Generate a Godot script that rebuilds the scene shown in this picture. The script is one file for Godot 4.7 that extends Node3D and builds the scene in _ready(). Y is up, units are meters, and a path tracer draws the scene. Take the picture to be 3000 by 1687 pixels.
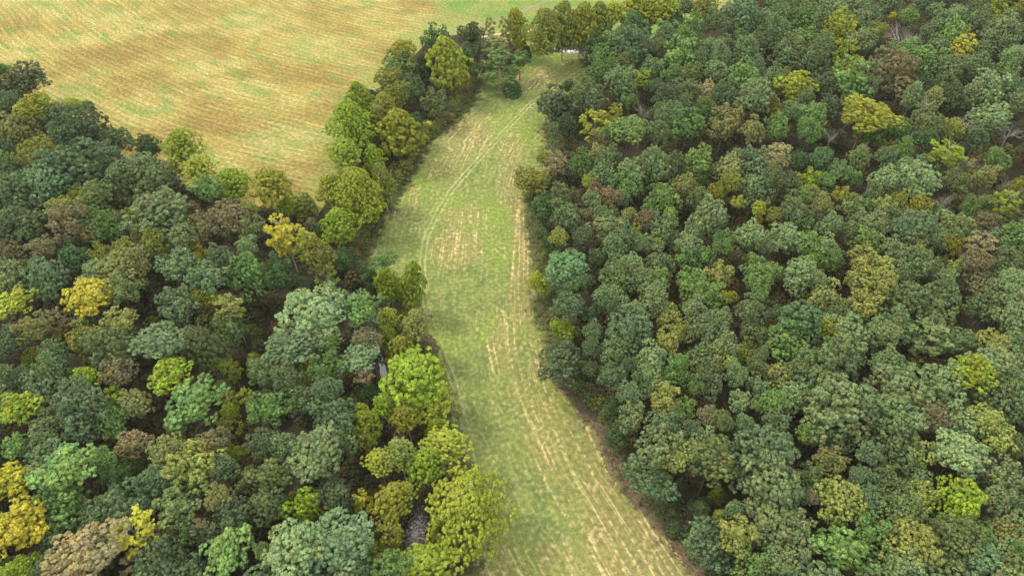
extends Node3D
# An oblique view from about 120 m over an oak wood, a mown creek-side meadow and a golden hay field, under a bright overcast sky.
# World: y up, metres, the ground is y = 0; the viewer looks towards -z.

const CAMERA_HEIGHT := 120.0
const CAMERA_PITCH := -47.0
const CAMERA_FOV := 45.74

# [name, crown kind, tint, x, z, height, crown width, crown depth, label]
const TREES := [
	["sycamore_tree", "syc", "yog", -7.8, -50.9, 18.0, 15.3, 14.0, "huge lone rounded sycamore at the meadow's near end"],
	["browning_tree", "oak", "tan", -64.0, -39.7, 20.8, 11.8, 5.9, "broad straw-tan oak at the bottom edge of the left wood"],
	["oak_tree", "oak", "lgg", 58.1, -67.5, 20.5, 12.7, 13.0, "pale grey-green oak, second one above the pale yellow oak near the bottom of the wood"],
	["oak_tree", "oak", "bgr", -26.7, -43.5, 17.8, 10.5, 5.2, "pale blue-green oak at the bottom beside the creek thicket"],
	["yellow_green_tree", "oak", "yel", -77.5, -45.4, 18.7, 10.6, 6.7, "golden lower tree below the brilliant yellow one at the left edge"],
	["oak_tree", "oak", "lgg", -40.1, -90.1, 18.9, 13.6, 6.8, "pale grey-green oak with bold clumps beside the creek pool"],
	["broadleaf_tree", "oak", "mgr", -74.7, -50.6, 18.0, 11.0, 11.2, "mid-green broadleaf tree, below the pale fresh green oak beside the brilliant yellow tree"],
	["broadleaf_tree", "oak", "lgr", -73.4, -55.4, 20.4, 10.8, 5.4, "pale fresh green oak beside the brilliant yellow tree"],
	["oak_tree", "oak", "ggr", -33.1, -58.7, 18.6, 11.0, 5.5, "grey-green oak, second one down-left of the blue-grey oak with a dead reddish underside"],
	["oak_tree", "oak", "lgg", 42.7, -53.8, 17.8, 10.8, 11.1, "pale grey-green oak, first right of the small vivid green bush in the shade under oaks"],
	["sycamore_tree", "syc", "lime", -18.7, -76.6, 18.0, 12.2, 8.3, "large brilliant yellow-green tree beside the track"],
	["oak_tree", "oak", "lgg", -32.5, -41.2, 19.9, 9.6, 4.8, "pale grey-green oak, first one right of the thin tan twiggy tree near the bottom edge"],
	["broadleaf_tree", "oak", "mgr", -57.8, -69.5, 18.1, 11.5, 5.2, "massive deep green oak below the bright yellow-green top"],
	["oak_tree", "oak", "lgg", 72.8, -73.3, 19.3, 11.8, 12.1, "pale grey-green oak, first one down-left of the thin-leaved oak with spreading bare limbs showing through"],
	["oak_tree", "oak", "bgr", 44.1, -59.7, 19.2, 10.9, 11.1, "large pale blue-green oak near the bottom of the wood"],
	["oak_tree", "oak", "dgg", -64.4, -49.8, 18.6, 10.3, 10.5, "dark grey-green oak, first one below the smooth dark green dome in the lower left wood"],
	["oak_tree", "oak", "ggr", -82.3, -121.1, 19.4, 14.4, 7.2, "large domed grey-green oak in the middle of the left wood"],
	["oak_tree", "oak", "ggr", 68.3, -66.2, 19.1, 10.7, 10.9, "grey-green oak, second one down-left of the thin-leaved oak with spreading bare limbs showing through"],
	["broadleaf_tree", "oak", "lgr", 52.4, -43.4, 17.5, 9.2, 9.3, "broad fresh green oak with thin twigs at the bottom of the wood"],
	["oak_tree", "oak", "dgg", -112.3, -139.8, 20.6, 14.7, 15.0, "dark grey-green oak, first one below the pale blue-green tree beside the golden field's lower corner"],
	["oak_tree", "oak", "ggr", 56.4, -76.3, 18.0, 10.9, 11.1, "grey-green oak, second one right of the broad dark blue-grey oak above a reddish gap"],
	["broadleaf_tree", "oak", "lgr", -44.1, -42.3, 16.3, 8.8, 4.4, "large fresh green oak at the bottom edge of the left wood"],
	["yellow_green_tree", "oak", "ygl", 62.6, -43.5, 19.1, 8.8, 9.0, "pale yellow-green tree, down-right of the pale yellow oak near the bottom of the wood"],
	["yellow_green_tree", "oak", "yog", 95.6, -158.8, 21.0, 15.1, 6.8, "broad bright olive oak in the middle of the wood"],
	["oak_tree", "oak", "ggr", 82.4, -95.5, 17.5, 11.7, 11.9, "grey-green oak, first one up-left of the thin-leaved oak with spreading bare limbs showing through"],
	["yellow_green_tree", "oak", "ygl", -54.5, -56.6, 18.0, 9.4, 9.6, "pale yellow-flecked oak top in the lower left wood"],
	["oak_tree", "oak", "dgg", -54.4, -42.0, 16.4, 8.6, 8.8, "dark grey-green oak, down-left of the thin tan twiggy tree near the bottom edge"],
	["oak_tree", "oak", "ogg", 34.6, -58.4, 18.7, 9.3, 9.5, "olive-grey oak, first one above the small vivid green bush in the shade under oaks"],
	["oak_tree", "oak", "dgg", 23.5, -56.9, 13.0, 9.3, 6.2, "dense round oak at the bend of the brown weedy margin"],
	["thin_crowned_tree", "loo", "mgr", -3.9, -202.1, 13.0, 17.2, 11.4, "lone spreading green tree with a grey trunk standing on the meadow"],
	["sycamore_tree", "syc", "yog", -38.9, -133.2, 20.0, 13.1, 15.6, "tall yellow-green creek tree at the top of the creek thicket"],
	["oak_tree", "oak", "bgr", 23.9, -89.0, 16.8, 10.7, 11.0, "large pale blue-green oak near the lower meadow edge"],
	["oak_tree", "oak", "ggr", 68.6, -62.4, 17.7, 9.2, 9.4, "grey-green oak, second one up-right of the pale yellow oak near the bottom of the wood"],
	["oak_tree", "oak", "lgg", 25.2, -61.3, 17.8, 9.2, 9.4, "pale grey-green oak, down-left of the olive-brown oak just below the dark reddish gap"],
	["oak_tree", "oak", "bgr", -67.7, -82.5, 18.7, 10.0, 4.5, "blue-green oak, first one down-right of the yellow-green oak next to the pale blue-green one"],
	["oak_tree", "oak", "ggr", 89.2, -71.4, 16.5, 9.7, 9.9, "grey-green oak, first one down-right of the thin-leaved oak with spreading bare limbs showing through"],
	["oak_tree", "oak", "ggr", -78.3, -83.5, 17.7, 10.3, 10.5, "grey-green oak, first one below the yellow-green oak next to the pale blue-green one"],
	["oak_tree", "oak", "ogg", 69.8, -44.5, 18.4, 8.1, 8.3, "olive-grey oak, second one right of the pale yellow oak near the bottom of the wood"],
	["oak_tree", "oak", "dgg", -115.1, -117.3, 19.7, 11.9, 12.1, "dark grey-green oak, first one below the very broad blue-green oak at the picture's left edge"],
	["oak_tree", "oak", "bgr", -42.8, -81.0, 17.6, 9.9, 5.0, "blue-green oak, first one left of the blue-grey oak with a dead reddish underside"],
	["oak_tree", "oak", "bgr", 33.2, -45.9, 14.0, 8.5, 10.6, "pale blue-grey oak at the bottom end of the meadow margin"],
	["thin_crowned_tree", "loo", "yel", -51.4, -114.2, 20.0, 11.6, 9.2, "bright yellow tree with a white trunk and limbs in the left wood"],
	["oak_tree", "oak", "lgg", 76.2, -58.5, 18.6, 8.7, 4.8, "pale grey-green oak, third one below the thin-leaved oak with spreading bare limbs showing through"],
	["oak_tree", "oak", "lgg", 41.0, -46.8, 17.1, 8.2, 8.4, "pale grey-green oak, first down-right of the small vivid green bush in the shade under oaks"],
	["oak_tree", "oak", "bgr", -121.8, -129.9, 18.4, 12.4, 12.7, "very broad blue-green oak at the picture's left edge"],
	["thin_crowned_tree", "loo", "yel", -59.8, -45.2, 17.8, 7.9, 4.0, "clear yellow tree with white limbs in the lower left wood"],
	["sycamore_tree", "syc", "lime", -13.9, -41.2, 14.0, 7.9, 3.9, "lime-green creek tree cut by the bottom edge"],
	["yellow_green_tree", "oak", "yel", -87.1, -94.4, 18.0, 10.4, 5.2, "yellow crown arching behind a pale blue oak"],
	["oak_tree", "oak", "bgr", 72.9, -41.7, 16.1, 7.8, 8.0, "blue-green oak, down-right of the pale yellow oak near the bottom of the wood"],
	["oak_tree", "oak", "bgr", -78.3, -68.6, 20.3, 8.9, 9.1, "blue-green oak, second one above the pale fresh green oak beside the brilliant yellow tree"],
	["oak_tree", "oak", "dgg", -44.9, -48.8, 17.0, 8.0, 8.2, "dark grey-green oak, first one up-right of the thin tan twiggy tree near the bottom edge"],
	["yellow_green_tree", "oak", "lime", 73.5, -50.7, 17.1, 8.1, 7.4, "bright lime-tinged oak near the bottom corner of the wood"],
	["oak_tree", "oak", "dgg", 9.9, -83.1, 12.0, 9.9, 7.8, "large round grey-green tree jutting onto the meadow"],
	["oak_tree", "oak", "ogg", -54.8, -49.5, 16.5, 8.0, 4.8, "olive-grey oak, up-left of the thin tan twiggy tree near the bottom edge"],
	["oak_tree", "oak", "ggr", -90.9, -137.0, 17.6, 12.3, 12.5, "grey-green oak, first one below the dark green tree beside the bright green field-edge tree"],
	["thin_crowned_tree", "loo", "ogg", 83.5, -85.8, 17.1, 9.7, 7.2, "thin-leaved oak with spreading bare limbs showing through"],
	["oak_tree", "oak", "dgg", -32.6, -68.1, 16.9, 8.8, 9.0, "dark grey-green oak, first one down-left of the blue-grey oak with a dead reddish underside"],
	["sycamore_tree", "syc", "lime", -44.8, -162.6, 18.0, 13.4, 12.6, "broad bright green tree at the field side of the creek belt"],
	["oak_tree", "oak", "ggr", 63.3, -81.0, 18.2, 9.3, 9.5, "grey-green oak, third one left of the thin-leaved oak with spreading bare limbs showing through"],
	["oak_tree", "oak", "bgr", -87.8, -73.9, 17.6, 9.0, 9.1, "blue-green oak, first one below the thin brown twiggy tree below the arching yellow crown"],
	["yellow_green_tree", "oak", "lime", -89.1, -67.9, 17.3, 8.5, 4.3, "bright green oak at the left edge of the lower wood"],
	["broadleaf_tree", "oak", "dol", -150.2, -190.1, 14.0, 14.6, 8.8, "big dark tree at the corner of the golden field"],
	["oak_tree", "oak", "lgg", 82.1, -74.8, 16.8, 9.0, 9.2, "pale grey-green oak, first one below the thin-leaved oak with spreading bare limbs showing through"],
	["yellow_green_tree", "oak", "lime", -35.1, -51.8, 16.9, 7.9, 11.4, "vivid green feathery tree among dark oaks near the bottom"],
	["browning_tree", "oak", "bro", 113.1, -187.8, 19.7, 14.2, 14.5, "broad olive-brown oak just in front of the tall lime tree"],
	["oak_tree", "oak", "lgg", 44.8, -44.2, 15.2, 7.5, 7.7, "pale grey-green oak, second down-left of the pale yellow oak near the bottom of the wood"],
	["yellow_green_tree", "oak", "ygl", 54.5, -52.0, 17.0, 7.8, 8.8, "pale yellow oak near the bottom of the wood"],
	["oak_tree", "oak", "ggr", -36.3, -94.3, 18.4, 9.7, 9.9, "grey-green oak, first one below the yellow thin tree beside the stony creek pool"],
	["oak_tree", "oak", "bgr", -115.6, -133.8, 19.2, 11.5, 11.7, "blue-green oak, up-left of the pale yellow crown beside the blue-green oaks"],
	["broadleaf_tree", "oak", "lgr", 54.3, -84.5, 17.0, 9.2, 9.4, "fresh green broadleaf tree, first up-right of the broad dark blue-grey oak above a reddish gap"],
	["broadleaf_tree", "oak", "lgr", 99.4, -184.1, 19.6, 13.8, 14.0, "fresh green broadleaf tree, first one below the olive-yellow oak above the tall lime tree"],
	["bare_tree", "dead", "dead", 127.9, -213.3, 16.3, 15.1, 6.8, "large bare grey crown in the far part of the wood"],
	["broadleaf_tree", "oak", "tea", 57.8, -88.4, 19.5, 9.2, 9.4, "bluish green oak with bold clumps in the lower wood"],
	["sycamore_tree", "syc", "yog", -60.1, -134.4, 17.0, 11.4, 8.3, "golden green tree at the lower tip of the golden field"],
	["sycamore_tree", "syc", "yog", -15.2, -73.5, 11.0, 8.8, 4.4, "yellow-olive sycamore, first one down-right of the large brilliant yellow-green tree beside the track"],
	["yellow_green_tree", "oak", "yel", -85.2, -55.1, 16.0, 7.7, 6.5, "brilliant yellow tree at the lower left edge"],
	["oak_tree", "oak", "lgg", 67.6, -87.8, 16.3, 9.3, 9.4, "pale grey-green oak, first down-left of the broad yellow-tinged oak in front of a dark hollow"],
	["yellow_green_tree", "oak", "lime", 85.9, -75.1, 19.6, 8.4, 5.2, "bright yellow-green oak in the lower right of the wood"],
	["broadleaf_tree", "oak", "mgr", -57.5, -104.3, 17.9, 9.9, 10.7, "rich green oak below the bright yellow tree"],
	["browning_tree", "oak", "bro", -99.9, -116.5, 20.2, 10.3, 10.5, "olive-brown leafy tree, first one down-right of the pale yellow crown beside the blue-green oaks"],
	["yellow_green_tree", "oak", "lime", -64.9, -76.1, 16.9, 8.5, 4.8, "large bright yellow-green oak top in the lower left wood"],
	["browning_tree", "oak", "bro", -67.0, -122.3, 16.3, 10.6, 6.4, "olive-brown leafy tree, first one right of the large brown oak in the left wood"],
	["broadleaf_tree", "oak", "mgr", -44.2, -69.1, 17.1, 8.2, 7.7, "mid-green broadleaf tree, first right of the massive deep green oak below the bright yellow-green top"],
	["oak_tree", "oak", "lgg", 59.7, -73.8, 16.8, 8.4, 8.6, "pale grey-green oak, third one above the pale yellow oak near the bottom of the wood"],
	["oak_tree", "oak", "bgr", -99.7, -100.4, 18.1, 9.6, 9.8, "blue-green oak, first one below the low brown tree in front of blue-green oaks"],
	["broadleaf_tree", "oak", "tea", 12.4, -107.2, 14.0, 9.9, 4.5, "broad bluish green tree with fine leaves at the meadow edge"],
	["oak_tree", "oak", "ogg", -40.2, -55.1, 17.9, 7.5, 7.6, "olive-grey oak, second one right of the pale yellow-flecked oak top in the lower left wood"],
	["broadleaf_tree", "oak", "mgr", -30.6, -91.2, 19.5, 9.0, 6.2, "mid-green broadleaf tree, first one down-right of the yellow thin tree beside the stony creek pool"],
	["oak_tree", "oak", "lgg", 60.3, -39.7, 17.4, 6.8, 6.9, "pale grey-green oak, down-right of the pale yellow oak near the bottom of the wood"],
	["broadleaf_tree", "oak", "lgr", 51.7, -199.0, 20.3, 13.9, 14.1, "fresh green broadleaf tree, first right of the small lime tree below the pale bare tree"],
	["broadleaf_tree", "oak", "lgr", 37.9, -40.8, 16.4, 6.9, 7.0, "fresh green broadleaf tree, down-right of the small vivid green bush in the shade under oaks"],
	["yellow_green_tree", "oak", "olv", -122.1, -145.8, 18.4, 11.5, 11.7, "olive tree, down-left of the pale blue-green tree beside the golden field's lower corner"],
	["oak_tree", "oak", "dgg", -118.2, -160.3, 18.6, 12.0, 12.3, "dark grey-green oak, up-right of the pale blue-green tree beside the golden field's lower corner"],
	["oak_tree", "oak", "dgg", 37.3, -199.3, 21.0, 13.6, 13.9, "dark grey-green oak, first one below the small lime tree below the pale bare tree"],
	["sycamore_tree", "syc", "yog", -11.9, -63.2, 13.0, 7.8, 3.9, "yellow-olive sycamore, first one above the huge lone rounded sycamore at the meadow's near end"],
	["sycamore_tree", "syc", "yog", -31.7, -162.0, 17.0, 12.1, 13.2, "yellow-olive sycamore, second one down-left of the second thin white-trunked tree, with a forked bare top"],
	["oak_tree", "oak", "lgg", -108.5, -102.5, 19.1, 9.4, 9.5, "pale grey-green oak, above the yellow-green crown at the left edge of the picture"],
	["oak_tree", "oak", "lgg", 83.3, -56.2, 15.7, 7.4, 7.6, "pale grey-green oak, down-right of the thin-leaved oak with spreading bare limbs showing through"],
	["oak_tree", "oak", "lgg", 100.5, -135.2, 18.9, 10.7, 10.9, "pale grey-green oak, first one up-left of the low grey twiggy dead tree"],
	["yellow_green_tree", "oak", "yog", -132.8, -165.1, 19.3, 11.8, 7.7, "yellow-green tree in front of the big dark field-corner tree"],
	["oak_tree", "oak", "bgr", -68.7, -92.3, 19.6, 8.7, 8.9, "blue-green oak, first one below the pale silvery oak with small yellow crowns behind it"],
	["broadleaf_tree", "oak", "lgr", 31.2, -154.7, 19.8, 11.3, 6.9, "big fresh green oak beside the bright yellow-green tree"],
	["oak_tree", "oak", "dgg", 12.9, -180.2, 13.0, 12.7, 11.4, "broad dark grey-green tree bulging over the meadow edge"],
	["broadleaf_tree", "oak", "mgr", 57.6, -45.7, 17.4, 6.7, 6.9, "mid-green broadleaf tree, down-right of the pale yellow oak near the bottom of the wood"],
	["yellow_green_tree", "oak", "yog", -103.2, -93.6, 17.4, 8.6, 4.3, "yellow-green crown at the left edge of the picture"],
	["oak_tree", "oak", "bgr", -108.6, -149.0, 15.2, 11.2, 11.4, "blue-green oak, first one left of the dark green tree beside the bright green field-edge tree"],
	["oak_tree", "oak", "bgr", -73.1, -105.6, 17.7, 9.2, 8.6, "pale silvery oak with small yellow crowns behind it"],
	["oak_tree", "oak", "olg", -85.5, -104.0, 17.4, 9.1, 9.3, "pale olive oak, first one up-right of the yellow crown arching behind a pale blue oak"],
	["oak_tree", "oak", "ogg", 62.7, -48.7, 17.3, 6.7, 6.9, "olive-grey oak, first one right of the pale yellow oak near the bottom of the wood"],
	["oak_tree", "oak", "ggr", -40.8, -50.4, 16.3, 6.8, 7.0, "grey-green oak, first one up-right of the thin tan twiggy tree near the bottom edge"],
	["broadleaf_tree", "oak", "dol", -111.8, -159.7, 12.0, 11.5, 6.4, "dark rounded tree on the lower edge of the golden field"],
	["oak_tree", "oak", "ggr", 93.1, -73.5, 18.1, 7.7, 7.8, "grey-green oak, second one down-right of the thin-leaved oak with spreading bare limbs showing through"],
	["sycamore_tree", "syc", "lime", -88.8, -151.9, 17.0, 11.0, 8.9, "bright green lobed tree on the golden field's lower edge"],
	["yellow_green_tree", "oak", "ygl", 77.5, -100.4, 18.0, 8.8, 9.0, "pale yellow-green tree, first down-left of the broad yellow-tinged oak in front of a dark hollow"],
	["oak_tree", "oak", "bgr", -60.0, -56.0, 15.2, 7.1, 7.2, "blue-green oak, first one left of the pale yellow-flecked oak top in the lower left wood"],
	["oak_tree", "oak", "bgr", 91.6, -116.1, 19.8, 9.4, 9.6, "blue-green oak, first one down-left of the low grey twiggy dead tree"],
	["oak_tree", "oak", "olg", 80.0, -47.1, 14.8, 6.7, 6.8, "pale olive oak, right of the pale yellow oak near the bottom of the wood"],
	["oak_tree", "oak", "lgg", 98.6, -79.2, 15.9, 7.9, 8.1, "pale grey-green oak, second one right of the thin-leaved oak with spreading bare limbs showing through"],
	["oak_tree", "oak", "ogg", 102.3, -117.3, 19.0, 9.4, 9.6, "olive-grey oak, first one up-left of the straw-coloured thin tree below white bare branches"],
	["oak_tree", "oak", "lgg", -90.3, -103.7, 16.6, 8.9, 9.1, "pale grey-green oak, first one up-right of the yellow crown arching behind a pale blue oak"],
	["oak_tree", "oak", "bgr", -29.2, -80.0, 16.0, 7.8, 3.5, "blue-grey oak with a dead reddish underside"],
	["oak_tree", "oak", "lgg", 46.5, -120.1, 19.6, 9.4, 9.6, "very broad pale grey-green oak in the middle of the wood"],
	["yellow_green_tree", "oak", "ygl", 35.5, -45.3, 18.7, 6.3, 6.5, "pale yellow-green tree, down-right of the small vivid green bush in the shade under oaks"],
	["sycamore_tree", "syc", "olv", 10.8, -215.1, 21.9, 13.2, 15.7, "olive sycamore, first one right of the second thin white-trunked tree, with a forked bare top"],
	["oak_tree", "oak", "ggr", 91.4, -96.9, 17.2, 8.5, 8.7, "grey-green oak, first one above the thin-leaved oak with spreading bare limbs showing through"],
	["oak_tree", "oak", "lgg", 68.7, -170.8, 20.6, 11.3, 11.6, "pale grey-green oak, first one up-right of the dome-shaped olive oak with a browning underside"],
	["oak_tree", "oak", "dgg", -29.7, -52.4, 15.8, 6.7, 6.8, "dark grey-green oak, first one up-left of the lime-green creek tree cut by the bottom edge"],
	["thin_crowned_tree", "loo", "lime", 109.8, -142.4, 19.7, 10.0, 5.0, "wide lime crown with flat top near the right edge"],
	["oak_tree", "oak", "lgg", 22.2, -119.4, 16.8, 9.3, 9.5, "pale grey-green oak, first one below the rusty brown oak behind the meadow edge"],
	["yellow_green_tree", "oak", "ygl", -79.8, -89.3, 17.4, 8.0, 6.3, "yellow-green oak next to the pale blue-green one"],
	["oak_tree", "oak", "lgg", 81.5, -66.0, 15.9, 7.2, 7.3, "pale grey-green oak, second one below the thin-leaved oak with spreading bare limbs showing through"],
	["oak_tree", "oak", "dgg", -68.5, -47.8, 14.5, 6.5, 6.6, "dark grey-green oak, first down-right of the pale fresh green oak beside the brilliant yellow tree"],
	["oak_tree", "oak", "ogg", 87.9, -92.7, 16.7, 8.2, 8.3, "olive-grey oak, first one above the thin-leaved oak with spreading bare limbs showing through"],
	["oak_tree", "oak", "ogg", -59.4, -91.3, 15.8, 8.2, 12.3, "tall pointed olive-grey tree with pale top in the left wood"],
	["yellow_green_tree", "oak", "ygl", 81.7, -106.1, 16.4, 8.7, 8.9, "broad yellow-tinged oak in front of a dark hollow"],
	["broadleaf_tree", "oak", "lgr", 38.5, -130.6, 15.2, 9.7, 9.9, "fresh green broadleaf tree, first one above the upright yellow-tinged oak between grey-green crowns"],
	["oak_tree", "oak", "lgg", 101.9, -89.8, 17.7, 7.9, 8.1, "pale grey-green oak, fourth one below the white bare branches hanging below another bare crown"],
	["broadleaf_tree", "oak", "lgr", 39.6, -98.9, 15.6, 8.4, 8.5, "fresh green broadleaf tree, second one down-right of the upright yellow-tinged oak between grey-green crowns"],
	["oak_tree", "oak", "olg", 67.0, -97.9, 15.4, 8.3, 8.5, "pale olive oak, first down-left of the broad yellow-tinged oak in front of a dark hollow"],
	["sycamore_tree", "syc", "yog", -20.1, -51.7, 16.0, 6.5, 6.5, "yellow-olive sycamore, first one up-left of the lime-green creek tree cut by the bottom edge"],
	["sycamore_tree", "syc", "lime", -45.1, -150.0, 15.0, 10.3, 6.2, "lime-green sycamore, first one above the yellow thin tree beside the stony creek pool"],
	["sycamore_tree", "syc", "yog", -19.4, -196.4, 22.0, 12.1, 17.2, "tall conical yellow-green tree in the creek belt beside the lone green tree"],
	["broadleaf_tree", "oak", "lgr", 125.1, -197.8, 18.7, 12.1, 12.4, "fresh green broadleaf tree, second one right of the olive-yellow oak above the tall lime tree"],
	["oak_tree", "oak", "olg", 59.1, -162.1, 18.7, 10.7, 10.9, "dome-shaped olive oak with a browning underside"],
	["oak_tree", "oak", "ggr", -30.8, -63.6, 15.1, 6.9, 7.1, "grey-green oak, below the blue-grey oak with a dead reddish underside"],
	["oak_tree", "oak", "ggr", 102.6, -97.6, 14.0, 8.3, 8.5, "grey-green oak, first one below the straw-coloured thin tree below white bare branches"],
	["oak_tree", "oak", "lgg", 45.7, -47.5, 16.5, 6.2, 6.3, "pale grey-green oak, first down-left of the pale yellow oak near the bottom of the wood"],
	["oak_tree", "oak", "lgg", 33.9, -61.9, 15.5, 6.8, 6.9, "pale grey-green oak, below the olive-brown oak just below the dark reddish gap"],
	["browning_tree", "oak", "bro", -76.0, -77.2, 17.3, 7.3, 7.5, "olive-brown leafy tree, below the yellow-green oak next to the pale blue-green one"],
	["oak_tree", "oak", "olg", -95.7, -86.0, 18.8, 7.6, 7.8, "pale olive oak, left of the thin brown twiggy tree below the arching yellow crown"],
	["oak_tree", "oak", "ogg", 73.9, -86.9, 14.4, 7.8, 8.0, "olive-grey oak, first one left of the thin-leaved oak with spreading bare limbs showing through"],
	["oak_tree", "oak", "lgg", 138.5, -178.8, 20.1, 11.1, 11.4, "pale grey-green oak, first one up-right of the leaning bare white limbs over a brown clearing"],
	["oak_tree", "oak", "olg", -59.6, -59.7, 17.0, 6.6, 6.8, "pale olive oak, first up-left of the pale yellow-flecked oak top in the lower left wood"],
	["oak_tree", "oak", "ggr", -97.4, -136.8, 18.6, 9.5, 9.7, "grey-green oak, first one down-left of the dark green tree beside the bright green field-edge tree"],
	["oak_tree", "oak", "bgr", -64.6, -100.4, 19.6, 8.1, 8.3, "blue-green oak, first one down-right of the small yellow crown behind the pale silvery oak"],
	["yellow_green_tree", "oak", "yog", 83.5, -180.8, 18.6, 11.2, 11.4, "yellow-olive tree, up-left of the bare white tree behind the tan oak"],
	["broadleaf_tree", "oak", "mgr", -35.4, -78.2, 17.2, 7.2, 6.8, "mid-green broadleaf tree, first one left of the blue-grey oak with a dead reddish underside"],
	["broadleaf_tree", "oak", "mgr", 47.9, -159.4, 18.4, 10.3, 10.5, "mid-green broadleaf tree, first one left of the dome-shaped olive oak with a browning underside"],
	["oak_tree", "oak", "ggr", -39.2, -60.7, 16.9, 6.6, 6.7, "grey-green oak, first one right of the pale yellow-flecked oak top in the lower left wood"],
	["oak_tree", "oak", "ggr", 87.8, -199.7, 19.2, 11.8, 12.0, "grey-green oak, third one down-left of the olive-yellow oak above the tall lime tree"],
	["oak_tree", "oak", "olg", -134.5, -157.5, 19.0, 10.2, 10.4, "pale olive oak, left of the pale blue-green tree beside the golden field's lower corner"],
	["yellow_green_tree", "oak", "ygl", 85.3, -66.1, 17.2, 6.7, 6.9, "pale yellow-green tree, first one down-right of the thin-leaved oak with spreading bare limbs showing through"],
	["broadleaf_tree", "oak", "mgr", -36.1, -200.1, 14.0, 11.9, 8.7, "mid-green broadleaf tree, first left of the second thin white-trunked tree, with a forked bare top"],
	["oak_tree", "oak", "lgg", 159.2, -213.5, 19.4, 12.2, 12.5, "pale grey-green oak, first one below the lime crown beside the small bare grey tree"],
	["oak_tree", "oak", "ggr", 32.7, -181.6, 18.4, 11.1, 11.3, "grey-green oak, up-left of the pinkish brown bare-twigged tree among grey-green oaks"],
	["oak_tree", "oak", "olg", 52.0, -77.5, 13.9, 7.3, 7.4, "pale olive oak, right of the broad dark blue-grey oak above a reddish gap"],
	["oak_tree", "oak", "dgg", 37.4, -75.5, 17.4, 7.0, 7.2, "broad dark blue-grey oak above a reddish gap"],
	["yellow_green_tree", "oak", "ygl", 86.0, -63.3, 16.1, 6.6, 6.7, "pale yellow-green tree, second one down-right of the thin-leaved oak with spreading bare limbs showing through"],
	["yellow_green_tree", "oak", "ygl", 96.1, -84.2, 16.5, 7.4, 7.5, "pale yellow-green tree, right of the thin-leaved oak with spreading bare limbs showing through"],
	["oak_tree", "oak", "bgr", -78.2, -66.0, 16.3, 6.7, 6.8, "blue-green oak, first one above the pale fresh green oak beside the brilliant yellow tree"],
	["oak_tree", "oak", "ogg", -99.4, -128.1, 19.7, 8.9, 9.0, "olive-grey oak, first one right of the pale yellow crown beside the blue-green oaks"],
	["broadleaf_tree", "oak", "lgr", 67.5, -110.1, 15.9, 8.3, 8.5, "fresh green broadleaf tree, second one down-right of the small yellow crown between broad grey-green oaks"],
	["yellow_green_tree", "oak", "olv", 5.6, -145.4, 10.0, 9.8, 7.9, "round olive bushy tree standing out on the meadow edge"],
	["yellow_green_tree", "oak", "ygl", 28.7, -70.8, 17.0, 6.8, 6.9, "yellow-tinged oak with bare twigs beside a dark reddish gap"],
	["broadleaf_tree", "oak", "mgr", -95.2, -117.4, 18.0, 8.5, 8.7, "mid-green broadleaf tree, first one down-right of the pale yellow crown beside the blue-green oaks"],
	["oak_tree", "oak", "ggr", 61.4, -134.8, 16.9, 9.2, 9.4, "grey-green oak, first one above the small yellow crown between broad grey-green oaks"],
	["oak_tree", "oak", "lgg", 27.3, -80.8, 15.8, 7.2, 7.3, "pale grey-green oak, first down-right of the large pale blue-green oak near the lower meadow edge"],
	["oak_tree", "oak", "lgg", 41.4, -40.8, 16.0, 5.7, 5.8, "pale grey-green oak, third down-left of the pale yellow oak near the bottom of the wood"],
	["sycamore_tree", "syc", "yog", -82.6, -145.2, 14.0, 9.6, 6.6, "round yellow-green tree beside the bright green lobed tree"],
	["sycamore_tree", "syc", "lime", -71.0, -137.9, 16.0, 9.3, 8.4, "yellow-green tree at the field's edge left of a brighter golden one"],
	["sycamore_tree", "syc", "lime", -15.3, -58.8, 15.0, 6.4, 7.1, "lime-green sycamore, first one up-left of the huge lone rounded sycamore at the meadow's near end"],
	["yellow_green_tree", "oak", "ygl", 72.5, -93.8, 17.4, 7.6, 7.7, "pale yellow-green tree, second down-left of the broad yellow-tinged oak in front of a dark hollow"],
	["oak_tree", "oak", "lgg", 63.3, -115.8, 15.9, 8.5, 8.6, "pale grey-green oak, first one down-right of the small yellow crown between broad grey-green oaks"],
	["oak_tree", "oak", "lgg", -84.6, -66.0, 15.6, 6.6, 6.7, "pale grey-green oak, up-left of the pale fresh green oak beside the brilliant yellow tree"],
	["oak_tree", "oak", "lgg", 62.7, -102.8, 17.2, 7.9, 8.0, "pale grey-green oak, third one down-right of the small yellow crown between broad grey-green oaks"],
	["broadleaf_tree", "oak", "dgr", 41.3, -217.8, 18.9, 12.1, 12.3, "broad dark green oak behind the head of the meadow"],
	["oak_tree", "oak", "ggr", 88.0, -106.6, 17.7, 8.0, 8.2, "grey-green oak, second one right of the broad yellow-tinged oak in front of a dark hollow"],
	["oak_tree", "oak", "ggr", 34.8, -118.8, 17.5, 8.5, 8.6, "grey-green oak, first one above the upright yellow-tinged oak between grey-green crowns"],
	["broadleaf_tree", "oak", "mgr", 56.8, -79.0, 17.4, 7.0, 7.1, "mid-green broadleaf tree, right of the broad dark blue-grey oak above a reddish gap"],
	["yellow_green_tree", "oak", "ygl", -53.9, -59.5, 17.1, 6.2, 6.4, "pale yellow-green tree, above the pale yellow-flecked oak top in the lower left wood"],
	["yellow_green_tree", "oak", "olv", -85.4, -85.5, 17.0, 7.2, 7.3, "olive tree, down-right of the thin brown twiggy tree below the arching yellow crown"],
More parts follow.
